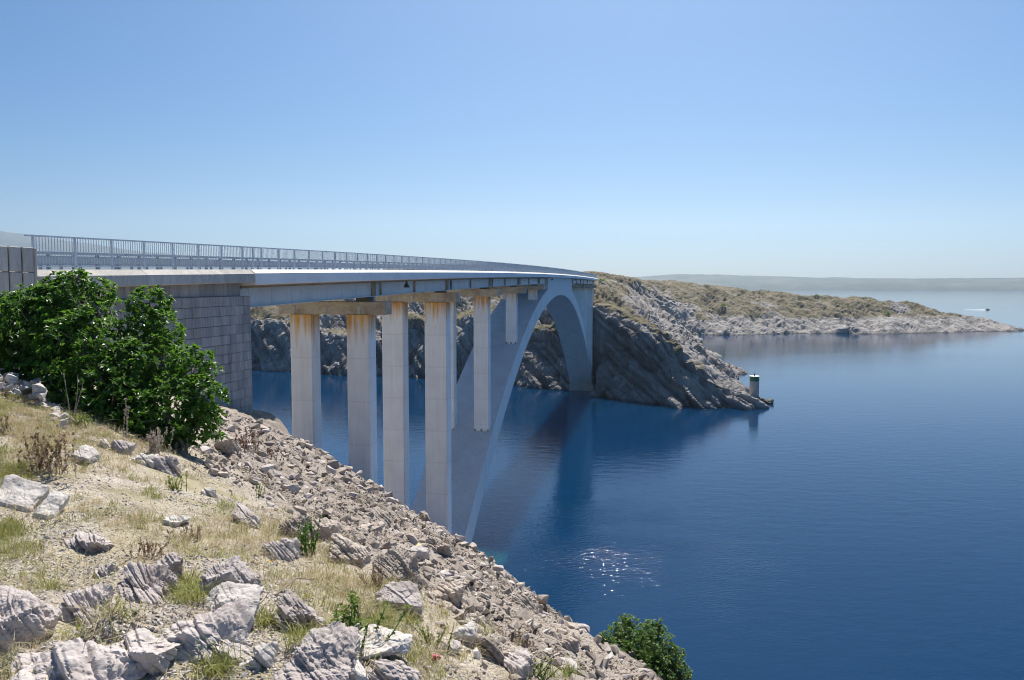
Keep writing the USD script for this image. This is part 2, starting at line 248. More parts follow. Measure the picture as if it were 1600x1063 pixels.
M['sea'] = mat('sea_water', {
    'g': ('geometry', {}), 'w1': ('mapping', {'scale': (0.22, 0.5, 1.0), 'rotation': (0, 0, 0.12)}), 'n1': ('noise_texture', {'scale': 1.0, 'detail': 4.0, 'roughness': 0.55}),
    'w2': ('mapping', {'scale': (1.6, 2.6, 1.0), 'rotation': (0, 0, -0.2)}), 'n2': ('noise_texture', {'scale': 1.0, 'detail': 2.0, 'roughness': 0.55}),
    'w3': ('mapping', {'scale': (0.006, 0.02, 1.0), 'rotation': (0, 0, 0.1)}), 'n3': ('noise_texture', {'scale': 1.0, 'detail': 4.0, 'roughness': 0.55, 'distortion': 0.6}),
    'calm': ('map_range', {'from_min': 0.35, 'from_max': 0.65, 'to_min': 0.45, 'to_max': 1.2}), 'h2': ('math', {'math_type': 'multiply'}),
    'pd': ('vector_math', {'math_type': 'distance', 'vector2': (13.0, 106.0, 0.0)}), 'pn': ('noise_texture', {'scale': 0.09, 'detail': 4.0, 'roughness': 0.7}), 'pk': ('math', {'math_type': 'multiply_add', 'value2': -44.0}), 'pm': ('map_range', {'from_min': -24.0, 'from_max': 10.0, 'to_min': 9.5, 'to_max': 1.0, 'clamp': True}), 'lee': ('map_range', {'from_min': 90.0, 'from_max': 260.0, 'to_min': 1.0, 'to_max': 0.22, 'clamp': True}), 'h1': ('math', {'math_type': 'multiply'}), 'h3': ('math', {'math_type': 'multiply'}),
    'b1': ('bump', {'strength': 1.0, 'distance': 0.055}), 'b2': ('bump', {'strength': 1.0, 'distance': 0.016}),
    'sd': ('vector_math', {'math_type': 'distance', 'vector2': tuple(map(float, SHALLOW))}), 'sm': ('map_range', {'from_min': 1.5, 'from_max': 5.0, 'to_min': 1.0, 'to_max': 0.0, 'clamp': True}),
    'c': ('mix', {'color1': (0.0001, 0.0235, 0.070), 'color2': (0.015, 0.17, 0.19)}),
    'p': ('principled_bsdf', {'roughness': 0.08, 'ior': 1.33, 'specular_ior_level': 0.36, 'subsurface_method': 'burley', 'subsurface_weight': 1.0, 'subsurface_scale': 14.0, 'subsurface_radius': (0.4, 0.8, 1.0)})},
    [('g.position', 'w1.vector'), ('g.position', 'w2.vector'), ('g.position', 'w3.vector'), ('w1.vector', 'n1.vector'), ('w2.vector', 'n2.vector'), ('w3.vector', 'n3.vector'), ('n3.fac', 'calm.value'),
     ('n2.fac', 'h2.value1'), ('calm.result', 'h2.value2'), ('g.position', 'pd.vector1'), ('g.position', 'pn.vector'), ('pn.fac', 'pk.value1'), ('pd.value', 'pk.value3'), ('pk.value', 'pm.value'), ('h2.value', 'h3.value1'), ('pm.result', 'h3.value2'),
     ('pd.value', 'lee.value'), ('n1.fac', 'h1.value1'), ('lee.result', 'h1.value2'), ('h1.value', 'b1.height'), ('h3.value', 'b2.height'), ('b1.normal', 'b2.normal'), ('b2.normal', 'p.normal'),
     ('g.position', 'sd.vector1'), ('sd.value', 'sm.value'), ('sm.result', 'c.fac'), ('c.color', 'p.base_color')], 'p.BSDF')

# ------------------------------------------------------------------ sea, far island, mountains, haze
XS = np.concatenate([np.linspace(-17000, -500, 12), np.linspace(-400, 800, 13), np.linspace(1000, 17000, 12)])
YS = np.concatenate([np.linspace(-3000, -100, 4), np.linspace(0, 1200, 13), np.linspace(1500, 17000, 14)])
gx, gy = np.meshgrid(XS, YS)
top('sea', (np.stack([gx.ravel(), gy.ravel(), np.zeros(gx.size)], 1), grid_faces(len(XS), len(YS))), M['sea'], kind='structure', label='deep blue rippled sea channel reaching to the far islands')

def ridge_land(name, x0, x1, nx, shore, depth, ny, prof, amp, seed, label):
    x = np.linspace(x0, x1, nx); k = np.linspace(0, 1, ny); X, K = np.meshgrid(x, k); Y = shore(X) + K * depth
    n = fbm(np.stack([X / 900, Y / 900, X * 0], -1), 6, seed)
    h = prof(X) * np.sin(np.pi * np.clip(K, 0, 1)) ** 0.62 * (1 + amp * n) + 14 * fbm(np.stack([X / 160, Y / 160, X * 0], -1), 5, seed + 9) * np.sin(np.pi * K) - 2
    top(name, (np.stack([X.ravel(), Y.ravel(), h.ravel()], 1), grid_faces(nx, ny)), M['far_land'], kind='structure', label=label, smooth=True)
ridge_land('far_island', -800, 6500, 260, lambda X: 5800 - np.clip(X - 2000, 0, 4000) * 0.55, 2600, 40,
           lambda X: np.interp(X, [-800, 600, 1150, 1500, 2100, 2700, 3300, 4200, 5000, 6500], [96, 96, 92, 116, 112, 100, 92, 88, 92, 88]), 0.35, 3, 'low blue hazy island across the water on the horizon')
ridge_land('mountains', -12000, -2600, 120, lambda X: 8800 + 0 * X, 3000, 30,
           lambda X: np.interp(X, [-12000, -8000, -6900, -6200, -5300, -4200, -2600], [930, 830, 740, 650, 500, 400, 250]), 0.18, 7, 'pale blue mountain range behind the bridge railing at far left')
ridge_land('foothills', -12000, -2200, 120, lambda X: 7000 + 0 * X, 1700, 20,
           lambda X: np.interp(X, [-12000, -6000, -5100, -4600, -4100, -2200], [620, 500, 410, 345, 270, 120]), 0.2, 11, 'slightly darker blue foothill in front of the mountains')
hz = box((-16000, -2500, -1), (16000, 15000, 1150))
haze = mat('haze_air', {'v': ('principled_volume', {'color': (0.72, 0.89, 1.0), 'density': 6.5e-5, 'anisotropy': 0.6})}, [], None, volume='v.volume')
top('haze', hz, haze, label='thin blue summer haze in the air over the water', kind='stuff')

# ------------------------------------------------------------------ far shore
def field(ctrl, xr, yr, step, kernel='linear', smoothing=0.0):
    c = np.array(ctrl, float)
    f = RBFInterpolator(c[:, :2], c[:, 2], kernel=kernel, smoothing=smoothing, degree=1)
    x = np.arange(xr[0], xr[1] + step, step); y = np.arange(yr[0], yr[1] + step, step); X, Y = np.meshgrid(x, y)
    g = f(np.stack([X.ravel(), Y.ravel()], 1)).reshape(X.shape)
    return lambda px, py: map_coordinates(g, [(np.asarray(py) - yr[0]) / step, (np.asarray(px) - xr[0]) / step], order=1, mode='nearest')
C = []
shore1 = [(300, 572), (395, 577), (470, 580), (535, 585), (600, 587), (650, 589), (720, 594), (800, 601), (890, 612), (960, 623), (1030, 634), (1100, 641), (1160, 642), (1196, 639)]
for u, v in shore1:
    p = at_sea(u, v); C.append((p[0], p[1], 0)); C.append((p[0] * 0.97 + 0.5, p[1] * 0.96 - 2, -6))
shore2 = [(1075, 525), (1150, 523), (1250, 521.5), (1330, 521.5), (1420, 520.5), (1500, 519.5), (1560, 518), (1600, 516.5)]
for u, v in shore2:
    p = at_sea(u, v); C.append((p[0], p[1], 0)); C.append((p[0] * 0.985, p[1] * 0.97, -5))
for x, y in ((79.5, 242), (81, 256), (84, 300), (97, 380), (111, 470), (124, 545)): C += [(x, y, 0), (x + 9, y, -7)]
def sea_y(u):
    us = [a for a, b in shore1]; return at_sea(u, np.interp(u, us, [b for a, b in shore1]))[1]
for u, v in [(960, 486), (1000, 500), (1030, 516), (1060, 538), (1090, 559), (1120, 582), (1150, 600), (1172, 614),
             (400, 500), (440, 505), (470, 490), (520, 520), (560, 525), (600, 500), (650, 490), (690, 505), (740, 490), (800, 500), (850, 505), (900, 500), (930, 474)]:
    y0 = sea_y(u); hgt = (np.interp(u, [a for a, b in shore1], [b for a, b in shore1]) - v) * y0 / FPX
    for k, f in ((1.0, 0.50), (0.55, 0.22)):
        vv = v + (1 - k) * (np.interp(u, [a for a, b in shore1], [b for a, b in shore1]) - v); C.append(tuple(at(u, vv, y0 + hgt * f + 1)))
    if u < 1140: C.append(tuple(at(u, v - (6 if u < 1000 else 1), y0 + hgt * 0.5 + 16)))
for u, v, Y in [(940, 445, 312), (960, 456, 372), (985, 470, 372), (1000, 476, 400), (1040, 503, 400), (1055, 500, 480), (1030, 470, 520), (990, 450, 520),
                (950, 435, 520), (1000, 434, 600), (1050, 438, 680), (1100, 442, 720), (1150, 447, 720), (1200, 453, 712), (1300, 459, 702), (1350, 463, 696), (1410, 469, 690), (1460, 480, 680), (1500, 491, 672), (1560, 506, 660), (1592, 515, 650),
                (1090, 500, 606), (1200, 505, 614), (1300, 505, 618), (1400, 505, 622), (1480, 508, 636),
                (1100, 475, 640), (1200, 480, 650), (1300, 484, 655), (1400, 490, 655),
                (300, 442, 430), (440, 445, 410), (500, 441, 420), (600, 441, 380), (700, 440, 370), (850, 440, 330), (930, 440, 330)]:
    C.append(tuple(at(u, v, Y)))
for u in np.arange(1095, 1575, 22.0):                    # low broken cliff along the shore of the cape
    v0 = np.interp(u, [a for a, b in shore2], [b for a, b in shore2]); y0 = at_sea(u, v0)[1]; r = 5 + 5 * math.sin(u * 0.07) * math.sin(u * 0.031 + 1)
    if u < 1500: C.append(tuple(at(u, v0 - r, y0 + 2.5)))
for u, v, Y in [(1160, 447, 790), (1230, 453, 775), (1300, 459, 765), (1410, 469, 745), (1500, 491, 715), (1580, 510, 690)]:
    p = at(u, v, Y); C += [(p[0], p[1], -2), (p[0] * 1.03, p[1] + 60, -8)]
C += [(470, 640, -8), (500, 700, -12), (300, 900, -8), (420, 760, -8), (-150, 480, 40), (-400, 600, 38), (-400, 380, 10), (-500, 330, -5), (0, 700, 42), (50, 900, 40), (120, 800, 40), (180, 820, 25), (-300, 1200, 40), (300, 1100, -8), (150, 1200, 20), (0, 1250, 30), (250, 480, -10), (200, 420, -10), (140, 350, -8), (100, 232, -10), (60, 215, -10), (88, 246, -8), (0, 240, -10), (-100, 270, -10), (-250, 290, -8)]
Ff = field(C, (-620, 640), (200, 1300), 3.0, smoothing=0.5)
fx = np.concatenate([np.arange(-620, -145, 8.0), np.arange(-145, -40, 0.8), np.arange(-40, 112, 0.5), np.arange(112, 440, 1.4), np.arange(440, 620, 10.0)])
fy = np.concatenate([np.arange(205, 234, 4.0), np.arange(234, 300, 0.27), np.arange(300, 375, 0.8), np.arange(375, 420, 2.0), np.arange(420, 575, 3.0), np.arange(575, 740, 1.6), np.arange(740, 1290, 14.0)])
X, Y = np.meshgrid(fx, fy)
Z = Ff(X, Y)
gz = np.gradient(Z, fy, fx); slope = np.hypot(gz[0], gz[1])
P = np.stack([X, Y, Z], -1)
steep = np.clip((slope - 0.28) / 0.5, 0, 1); wet = np.clip((Z + 3) / 3, 0, 1)
Pg = P @ np.array([[0.9, -0.3, 0], [0.4, 0.95, 0], [0, 0, 1]])
gul = 1 - np.abs(fbm(Pg / np.array([16.0, 46.0, 30.0]), 4, 45)) * 4.5
big = fbm(P / 34, 4, 5) * 9 * wet * np.clip(0.35 + steep, 0, 1) + fbm(P / 7, 4, 6) * 1.6 * wet - np.clip(gul, 0, 1) ** 2 * 4.2 * wet * np.clip((Z - 1) / 6, 0.15, 1)
# tilted limestone beds: plates of uneven height across the bedding direction, which dips to the right
nb_ = np.array([0.80, 0.12, 0.58])
def courses(u, t, seed, w):
    """plates of uneven thickness and height across the coordinate u, with worn joints"""
    u = u + 1.6 * t * (fbm(np.stack([u / (t * 2.3), u * 0, u * 0], -1), 3, seed) * 2)
    q = u / t; lay = np.floor(q); fr = q - lay; h = np.mod(np.sin(lay * 12.9898 + seed) * 43758.5, 1.0)
    j = np.exp(-((np.minimum(fr, 1 - fr)) / 0.17) ** 2); JOINT.append(j * w)
    return (h - 0.5) * 2 - w * j
JOINT = []
u1 = P @ nb_ + fbm(P / 26, 4, 8) * 9 + fbm(P / 5, 3, 9) * 1.5
m1 = np.clip(fbm(P / 15, 3, 10) * 4 + 0.6, 0, 1); m2 = np.clip(fbm(P / 10, 3, 12) * 5 - 0.1, 0, 1)
plate = courses(u1, 3.1, 3, 1.0) * 2.3 * (0.3 + 0.7 * m1) + courses(u1 + 40, 1.15, 5, 0.8) * 0.85 * m1
plate += courses(P @ np.array([-0.45, 0.3, 0.84]) + fbm(P / 12, 3, 18) * 7, 4.2, 7, 1.3) * 1.1 * m2
plate += fbm(P / 11, 4, 19) * 3.6 + (0.10 - np.abs(fbm(P / 6, 5, 20))) * 6.0
fiss = np.clip(JOINT[0] * (0.3 + 0.7 * m1) + JOINT[1] * 0.7 * m1 + JOINT[2] * 0.6 * m2 - 0.25, 0, 1) * np.clip(steep * 1.3, 0, 1) * (0.45 + 0.9 * np.clip(fbm(P / 4, 3, 99) * 4 + 0.3, 0, 1))      # dark weathered joints
rough = np.clip(fbm(P / 30, 3, 21) * 4 + 0.5, 0.12, 1)
disp = big + plate * np.clip(steep * 1.15, 0, 1) * wet + (0.9 - np.abs(fbm(P / 3.0, 4, 31)) * 9) * 0.55 * rough * wet
NX, NY = -gz[1], -gz[0]; nn = np.sqrt(NX ** 2 + NY ** 2 + 1); k_ = np.clip((slope - 0.45) / 0.5, 0, 1)
cape = np.clip((X - 105) / 30, 0, 1) * np.clip((Y - 560) / 20, 0, 1) * wet
disp = disp + cape * ((0.10 - np.abs(fbm(P / 13, 5, 71))) * 12 + fbm(P / 30, 3, 72) * 6) * np.clip(1.3 - Z / 34, 0.15, 1)
amp = disp * np.where(Z < -2, 0.2, 1)
X2 = X + k_ * amp * np.clip(NX / nn, -0.9, 0.9); Y2 = Y + k_ * amp * np.clip(NY / nn, -0.9, 0.9); Z2 = Z + amp * (1 - k_ + k_ * (1 / nn))
E0_, A_ = np.array([-22.2, 0.0]), math.atan((1028 - CU) / FPX)
tt = (X - E0_[0]) * math.cos(A_) - Y * math.sin(A_); sb = (X - E0_[0]) * math.sin(A_) + Y * math.cos(A_)
Z2 = np.where((tt > -10.5 + 3 * fbm(P / 6, 3, 91)) & (tt < -0.6) & (sb < 284.5) & (sb > 240), np.minimum(Z2, -2.5), Z2)      # water reaches the arch foot
uvf = np.stack([np.clip(0.95 - np.clip((slope - 0.42) / 0.5, 0, 1) * 1.5 + fbm(P / 24, 4, 41) * 2.2, 0, 1) * np.clip((Z2 - 5) / 9, 0, 1), np.clip(np.maximum(np.clip(1 - (Z2 + 0.2) / 1.1, 0, 1) * 0.9, fiss * 0.7), 0, 1)], -1)
top('far_shore', (np.stack([X2, Y2, Z2], -1).reshape(-1, 3), grid_faces(len(fx), len(fy))), M['karst'], kind='structure', label='rocky karst headland and grassy hills across the channel', smooth=False, uv=uvf.reshape(-1, 2))
def far_h(x, y):
    i = np.clip(np.searchsorted(fx, x), 0, len(fx) - 1); j = np.clip(np.searchsorted(fy, y), 0, len(fy) - 1); return Z2[j, i]

# ------------------------------------------------------------------ near hillside
A = math.atan((1028 - CU) / FPX)                        # bridge heading, clockwise from +y
E0 = np.array([-22.2, 0.0]); ax = np.array([math.sin(A), math.cos(A)]); rx = np.array([math.cos(A), -math.sin(A)])
def BW(t, s, z):
    """bridge (offset right of its right edge, metres along, height over the sea) to world"""
    t, s, z = np.broadcast_arrays(np.asarray(t, float), np.asarray(s, float), np.asarray(z, float))
    xy = E0 + t[..., None] * rx + s[..., None] * ax
    return np.concatenate([xy, z[..., None]], -1)
def SZ(Zc): return Zc / math.cos(A)
def zdeck(s):
    z = np.asarray(s) * math.cos(A); q = EYE + 2.36 - 1.85 * ((np.maximum(z, 28) - 215) / 187.0) ** 2
    return q
NC = [tuple(at(*p)) for p in [
    (0, 1063, 4.6), (200, 1063, 4.4), (400, 1063, 4.5), (600, 1063, 4.9), (750, 1063, 5.8), (900, 1063, 7.5),
    (0, 950, 5.8), (200, 950, 5.8), (400, 950, 6.0), (600, 950, 7.2), (750, 950, 9.5), (830, 990, 10.2),
    (0, 850, 7.6), (200, 850, 8.0), (400, 850, 8.8), (550, 850, 12), (660, 880, 13.5),
    (0, 750, 9.5), (150, 760, 10), (300, 750, 12.5), (450, 770, 17), (540, 775, 21), (0, 680, 11), (100, 670, 12.6), (200, 690, 13.5), (300, 700, 16), (400, 705, 22), (470, 730, 25),
    (0, 592, 15), (40, 605, 14.8), (95, 650, 13.8), (-300, 700, 10), (-300, 900, 6.5), (-300, 1063, 4.5)]]
crest = [(372, 641, 41), (395, 657, 40), (440, 682, 38), (500, 707, 35), (560, 748, 31), (600, 776, 28.5), (650, 806, 25.5), (700, 838, 22.5), (750, 880, 19.5), (800, 930, 17), (880, 976, 14), (960, 1021, 12), (1015, 1063, 10.2), (1060, 1120, 8.6)]
cw = np.array([at(*p) for p in crest]); NC += [tuple(p) for p in cw]
tg = np.gradient(cw[:, :2], axis=0); tg /= np.linalg.norm(tg, axis=1, keepdims=True); out = np.stack([-tg[:, 1], tg[:, 0]], 1)
out *= np.sign((out * np.array([0.8, 0.6])).sum(1))[:, None]
for p, o in zip(cw, out):
    for d, dz in ((1.5, -1.1), (5, -4.8), (16, -16), (30, -29.5), (42, -39)): NC.append((p[0] + o[0] * d, p[1] + o[1] * d, p[2] + dz))
for t in (-9.4, -4.7, 0): NC += [tuple(BW(t, s, z)) for s, z in ((46, 30.5), (66, 20), (85, 8.5), (97, 0.5), (110, -6))]
NC += [tuple(BW(-0.5, s, z)) for s, z in ((0, 36.3), (15, 35.9), (24, 35.2), (31, 34.3), (38, 32.4))] + [tuple(BW(-10, s, z)) for s, z in ((-40, 37), (0, 36.5), (24, 35), (36, 32.8))]
NC += [tuple(BW(t, s, z)) for t, s, z in ((-30, 30, 33), (-30, 55, 22), (-35, 90, 2), (-40, 105, -5), (-70, 20, 33), (-70, 60, 12), (-80, 90, -6), (-110, 0, 34), (-120, 60, -4))]
NC += [(-6, -2, 36.3), (0, -2, 35.8), (-20, -20, 37), (0, -40, 36), (6, -2, 32), (12, -10, 28), (8, 3, 30), (30, -10, 10), (45, -20, -3), (25, -50, 20), (60, -60, -6), (-60, -50, 38), (-140, -50, 38)]
Fn = field(NC, (-155, 62), (-62, 125), 0.5, smoothing=0.02)
# the line between grassy soil (left) and bare scree (right)
edge = np.array([at(*p)[:2] for p in [(330, 660, 24), (300, 700, 16), (330, 745, 13.5), (430, 800, 13), (470, 850, 10.5), (540, 900, 9.2), (620, 950, 7.8), (690, 1000, 6.9), (740, 1063, 5.7), (760, 1150, 4.2)]])
def edge_dist(x, y):
    """signed metres from that line; positive on the scree side"""
    p = np.stack([np.asarray(x, float).ravel(), np.asarray(y, float).ravel()], 1); best = np.full(len(p), 1e9); sg = np.ones(len(p))
    for a, b in zip(edge[:-1], edge[1:]):
        d = b - a; k = np.clip(((p - a) @ d) / (d @ d), 0, 1); w = p - (a + k[:, None] * d); L = np.hypot(w[:, 0], w[:, 1])
        s = np.sign(-(d[0] * (p[:, 1] - a[1]) - d[1] * (p[:, 0] - a[0]))) ; m = L < best; best[m] = L[m]; sg[m] = s[m]
    return (best * -sg).reshape(np.shape(x))
BED = np.array([0.70, 0.48, 0.52]); BED /= np.linalg.norm(BED)
def beds(P, thick, seed, warp=0.5, groove=0.35):
    """uneven plates across the bedding direction, -1 to 1"""
    q = (P @ BED + fbm(P / (thick * 9), 3, seed) * thick * 6 * warp) / thick
    lay = np.floor(q); fr = q - lay; h = np.mod(np.sin((lay + seed * 17.3) * 12.9898) * 43758.5, 1.0)
    h0 = np.mod(np.sin((lay - 1 + seed * 17.3) * 12.9898) * 43758.5, 1.0)
    k = np.clip(fr / 0.12, 0, 1); h = h0 + (h - h0) * k * k * (3 - 2 * k)
    return (h - 0.5) * 2 - groove * 2 * np.exp(-(np.minimum(fr, 1 - fr) / 0.09) ** 2)
def hit0(u, v):
    d = ray(u, v); k = np.exp(np.linspace(1.1, 4.0, 900)); P = np.array([0, 0, EYE]) + d * (k / d[1])[:, None]; b = np.nonzero(P[:, 2] < Fn(P[:, 0], P[:, 1]))[0]
    return P[b[0]] if len(b) else None
SWELLS = [(hit0(u, v + 14), w) for u, v, w in [(18, 965, 150), (125, 940, 110), (160, 890, 55), (225, 908, 105), (345, 890, 115), (272, 878, 50), (318, 985, 185), (205, 1010, 150), (105, 1052, 230), (352, 944, 115), (466, 948, 95), (440, 960, 45), (500, 1030, 150), (535, 1020, 95), (400, 1020, 60), (598, 1020, 92), (615, 1052, 95), (762, 1005, 60), (805, 1030, 60), (892, 1040, 45), (625, 935, 75), (545, 860, 75), (610, 885, 90), (430, 850, 70), (455, 820, 60), (505, 830, 55), (140, 845, 85), (275, 812, 45), (125, 706, 46), (385, 800, 46), (685, 850, 46), (700, 925, 50)]]       # bedrock shows through the soil here
SWELLS = [(p, w * p[1] / FPX) for p, w in SWELLS if p is not None]
def near_height(x, y):
    x, y = np.asarray(x, float), np.asarray(y, float)
    z = Fn(x, y); sw = np.zeros(np.shape(x))
    for p, w in SWELLS:
        e = np.exp(-(((x - p[0]) / (0.62 * w)) ** 2 + ((y - p[1]) / (0.75 * w)) ** 2)); sw = np.maximum(sw, e); z = z + e * 0.19 * w
    P = np.stack([x, y, z], -1); d = edge_dist(x, y)
    rocky = np.clip(np.maximum(d / 1.2 + 0.3, sw * 1.9 - 0.75) + fbm(P / 2.5, 3, 51) * 1.6 + fbm(P / 0.4, 3, 50) * 1.2, 0, 1)
    nearw = np.clip(1 - (np.hypot(x, y) - 60) / 30, 0, 1)
    z = z + fbm(P / 2.4, 4, 52) * 0.32 * nearw + fbm(P / 0.35, 3, 53) * 0.055 * (1 - rocky) * nearw
    rz = np.clip(fbm(P / 1.7, 3, 55) * 4 + 0.55, 0, 1)
    z = z + rocky * nearw * (0.11 * beds(P, 0.17, 56) * rz + 0.05 * beds(P, 0.055, 57) * rz + fbm(P / 0.55, 4, 58) * 0.34)
    z = z + 2.2 * fbm(P / 14, 4, 59) * np.clip((np.hypot(x, y) - 45) / 20, 0, 1) * np.clip(z / 3, 0, 1)
    return z, rocky, d
ys = [3.2]
while ys[-1] < 47: ys.append(ys[-1] * 1.0058)
nx_ = np.concatenate([np.arange(-150, -26, 3.0), np.arange(-26, -9, 0.12), np.arange(-9, 3.2, 0.036), np.arange(3.2, 8, 0.15), np.arange(8, 60, 1.5)])
ny_ = np.concatenate([np.arange(-60, 3, 2.0), ys, np.arange(48, 122, 1.5)])
X, Y = np.meshgrid(nx_, ny_); Zn, rocky, dn = near_height(X, Y)
Pn = np.stack([X, Y, Zn], -1)
grassy = np.clip(0.5 - dn / 1.5 + fbm(Pn / 1.6, 4, 61) * 2.4, 0, 1) * np.clip(0.42 + fbm(Pn / 0.5, 3, 62) * 3, 0, 1) * (1 - rocky)
top('hillside', (Pn.reshape(-1, 3), grid_faces(len(nx_), len(ny_))), M['soil'], kind='structure', label='stony sunlit hillside with dry grass falling away to the water', smooth=True, uv=np.stack([grassy, rocky], -1).reshape(-1, 2))
from scipy.interpolate import RegularGridInterpolator
Hn = RegularGridInterpolator((ny_, nx_), Zn, bounds_error=False, fill_value=None)
def hn(x, y): return Hn(np.stack([np.asarray(y, float), np.asarray(x, float)], -1))
def hit(u, v, lo=3.0, hi=60.0):
    """where the line of sight through a pixel meets the hillside"""
    d = ray(u, v); k = np.exp(np.linspace(math.log(lo), math.log(hi), 1500)); P = np.array([0, 0, EYE]) + d * (k / d[1])[:, None]
    b = np.nonzero(P[:, 2] < hn(P[:, 0], P[:, 1]))[0]
    return P[b[0]] if len(b) else None
def nproj(p):
    """photograph pixel of world points"""
    q = np.asarray(p, float) - [0, 0, EYE]; dep = q[..., 1] * cp - q[..., 2] * sp; upc = q[..., 1] * sp + q[..., 2] * cp
    return CU + FPX * q[..., 0] / dep, CV - FPX * upc / dep

# ------------------------------------------------------------------ bridge
def extrude(profile, s0, s1, zf, n):
    """closed (t, dz) profile along s with height zf(s)"""
    ss = np.linspace(s0, s1, n); pr = np.array(profile, float); m = len(pr)
    V = BW(pr[None, :, 0], ss[:, None], zf(ss)[:, None] + pr[None, :, 1]).reshape(-1, 3); F = []
    for i in range(n - 1):
        for k in range(m):
            a, b = i * m + k, i * m + (k + 1) % m; F += [[a, b, b + m], [a, b + m, a + m]]
    caps = trimesh.creation.triangulate_polygon(__import__('shapely').Polygon(pr), engine='earcut')
    cv, cf = caps
    from scipy.spatial import cKDTree
    idx = cKDTree(pr).query(cv)[1]; cf = idx[cf]
    F = np.array(F); F = np.vstack([F, cf[:, ::-1], cf + (n - 1) * m])
    t = trimesh.Trimesh(V, F, process=False); t.fix_normals(); return t
S0, S1 = SZ(43.2), SZ(289)
bo = BW(0, S0, 0)
bridge = thing('arch_bridge', 'long pale concrete arch bridge with steel girder deck crossing the blue channel', 'bridge', bo, -A)
W = 9.4
prof = [(-0.34, 0), (-0.30, -0.0), (0.0, -0.21), (0.0, -0.80), (-0.10, -0.86), (-1.45, -0.93), (-W + 1.45, -0.93), (-W + 0.1, -0.86), (-W, -0.80), (-W, -0.21), (-W + 0.30, 0), (-W + 0.34, 0), (-W + 0.6, -0.02), (-W + 0.62, -0.16), (-0.62, -0.16), (-0.6, -0.02)]
part('deck', extrude(prof, S0 + 0.05, S1, zdeck, 70), M['fascia'], bridge, label='white edged deck slab')
part('road_surface', extrude([(-0.64, -0.150), (-W + 0.64, -0.150), (-W + 0.64, -0.156), (-0.64, -0.156)], S0, S1, zdeck, 70), M['asphalt'], bridge)
for k in range(7):     # stained ribs along the soffit
    t0 = -0.16 - k * 0.18
    zf = -0.865 - 0.07 * (0.06 + k * 0.18) / 1.35
    part('soffit_rib', extrude([(t0, zf - 0.002), (t0 - 0.09, zf - 0.006), (t0 - 0.09, zf - 0.06 - 0.012 * k), (t0, zf - 0.05 - 0.012 * k)], S0 + 0.3, SZ(164), zdeck, 40), M['soffit'], bridge)
girder = []
for a, b in ((S0 + 0.15, SZ(163)), (SZ(210), S1 - 0.5)):
    g = part('girder', extrude([(-1.40, -1.02), (-1.40, -2.14), (-W + 1.40, -2.14), (-W + 1.40, -1.02)], a, b, zdeck, 50), M['girder'], bridge, label='blue grey steel box girder'); girder.append(g)
    part('bottom_flange', extrude([(-1.28, -2.143), (-1.28, -2.19), (-W + 1.28, -2.19), (-W + 1.28, -2.143)], a, b, zdeck, 50), M['girder'], g)
    s = a + 1.6
    while s < b - 1:
        rel = (s - SZ(64.6)) % 22.55
        d = 0.012
        part('web_seam', join(*[trimesh.Trimesh(*arr(extrude([(-1.395, -1.03), (-1.395, -2.13), (-1.385, -2.13), (-1.385, -1.03)], s, s + 0.02, zdeck, 2)))]), M['barrier'], g)
        s += 2.7
PIERS = [64.6, 87.2, 109.4, 131.6, 153.8, 214.5, 236.7, 259.0, 282.0]
WID = [2.0, 2.55, 2.2, 1.85, 1.75, 1.75, 1.85, 2.2, 2.4]
DEP = [1.6, 1.8, 1.3, 1.1, 1.0, 1.0, 1.1, 1.3, 1.6]
def ext(Zc): return EYE + 0.43 - 0.00373 * (Zc - 184) ** 2
def intr(Zc): return EYE - 2.56 - 0.00388 * (Zc - 184) ** 2
def bbox(t0, t1, s0, s1, z0, z1, c=0.04):
    b = cbox((t0, s0, z0), (t1, s1, z1), c); b.vertices = BW(b.vertices[:, 0], b.vertices[:, 1], b.vertices[:, 2]); b.fix_normals(); return b
rng = np.random.default_rng(4)
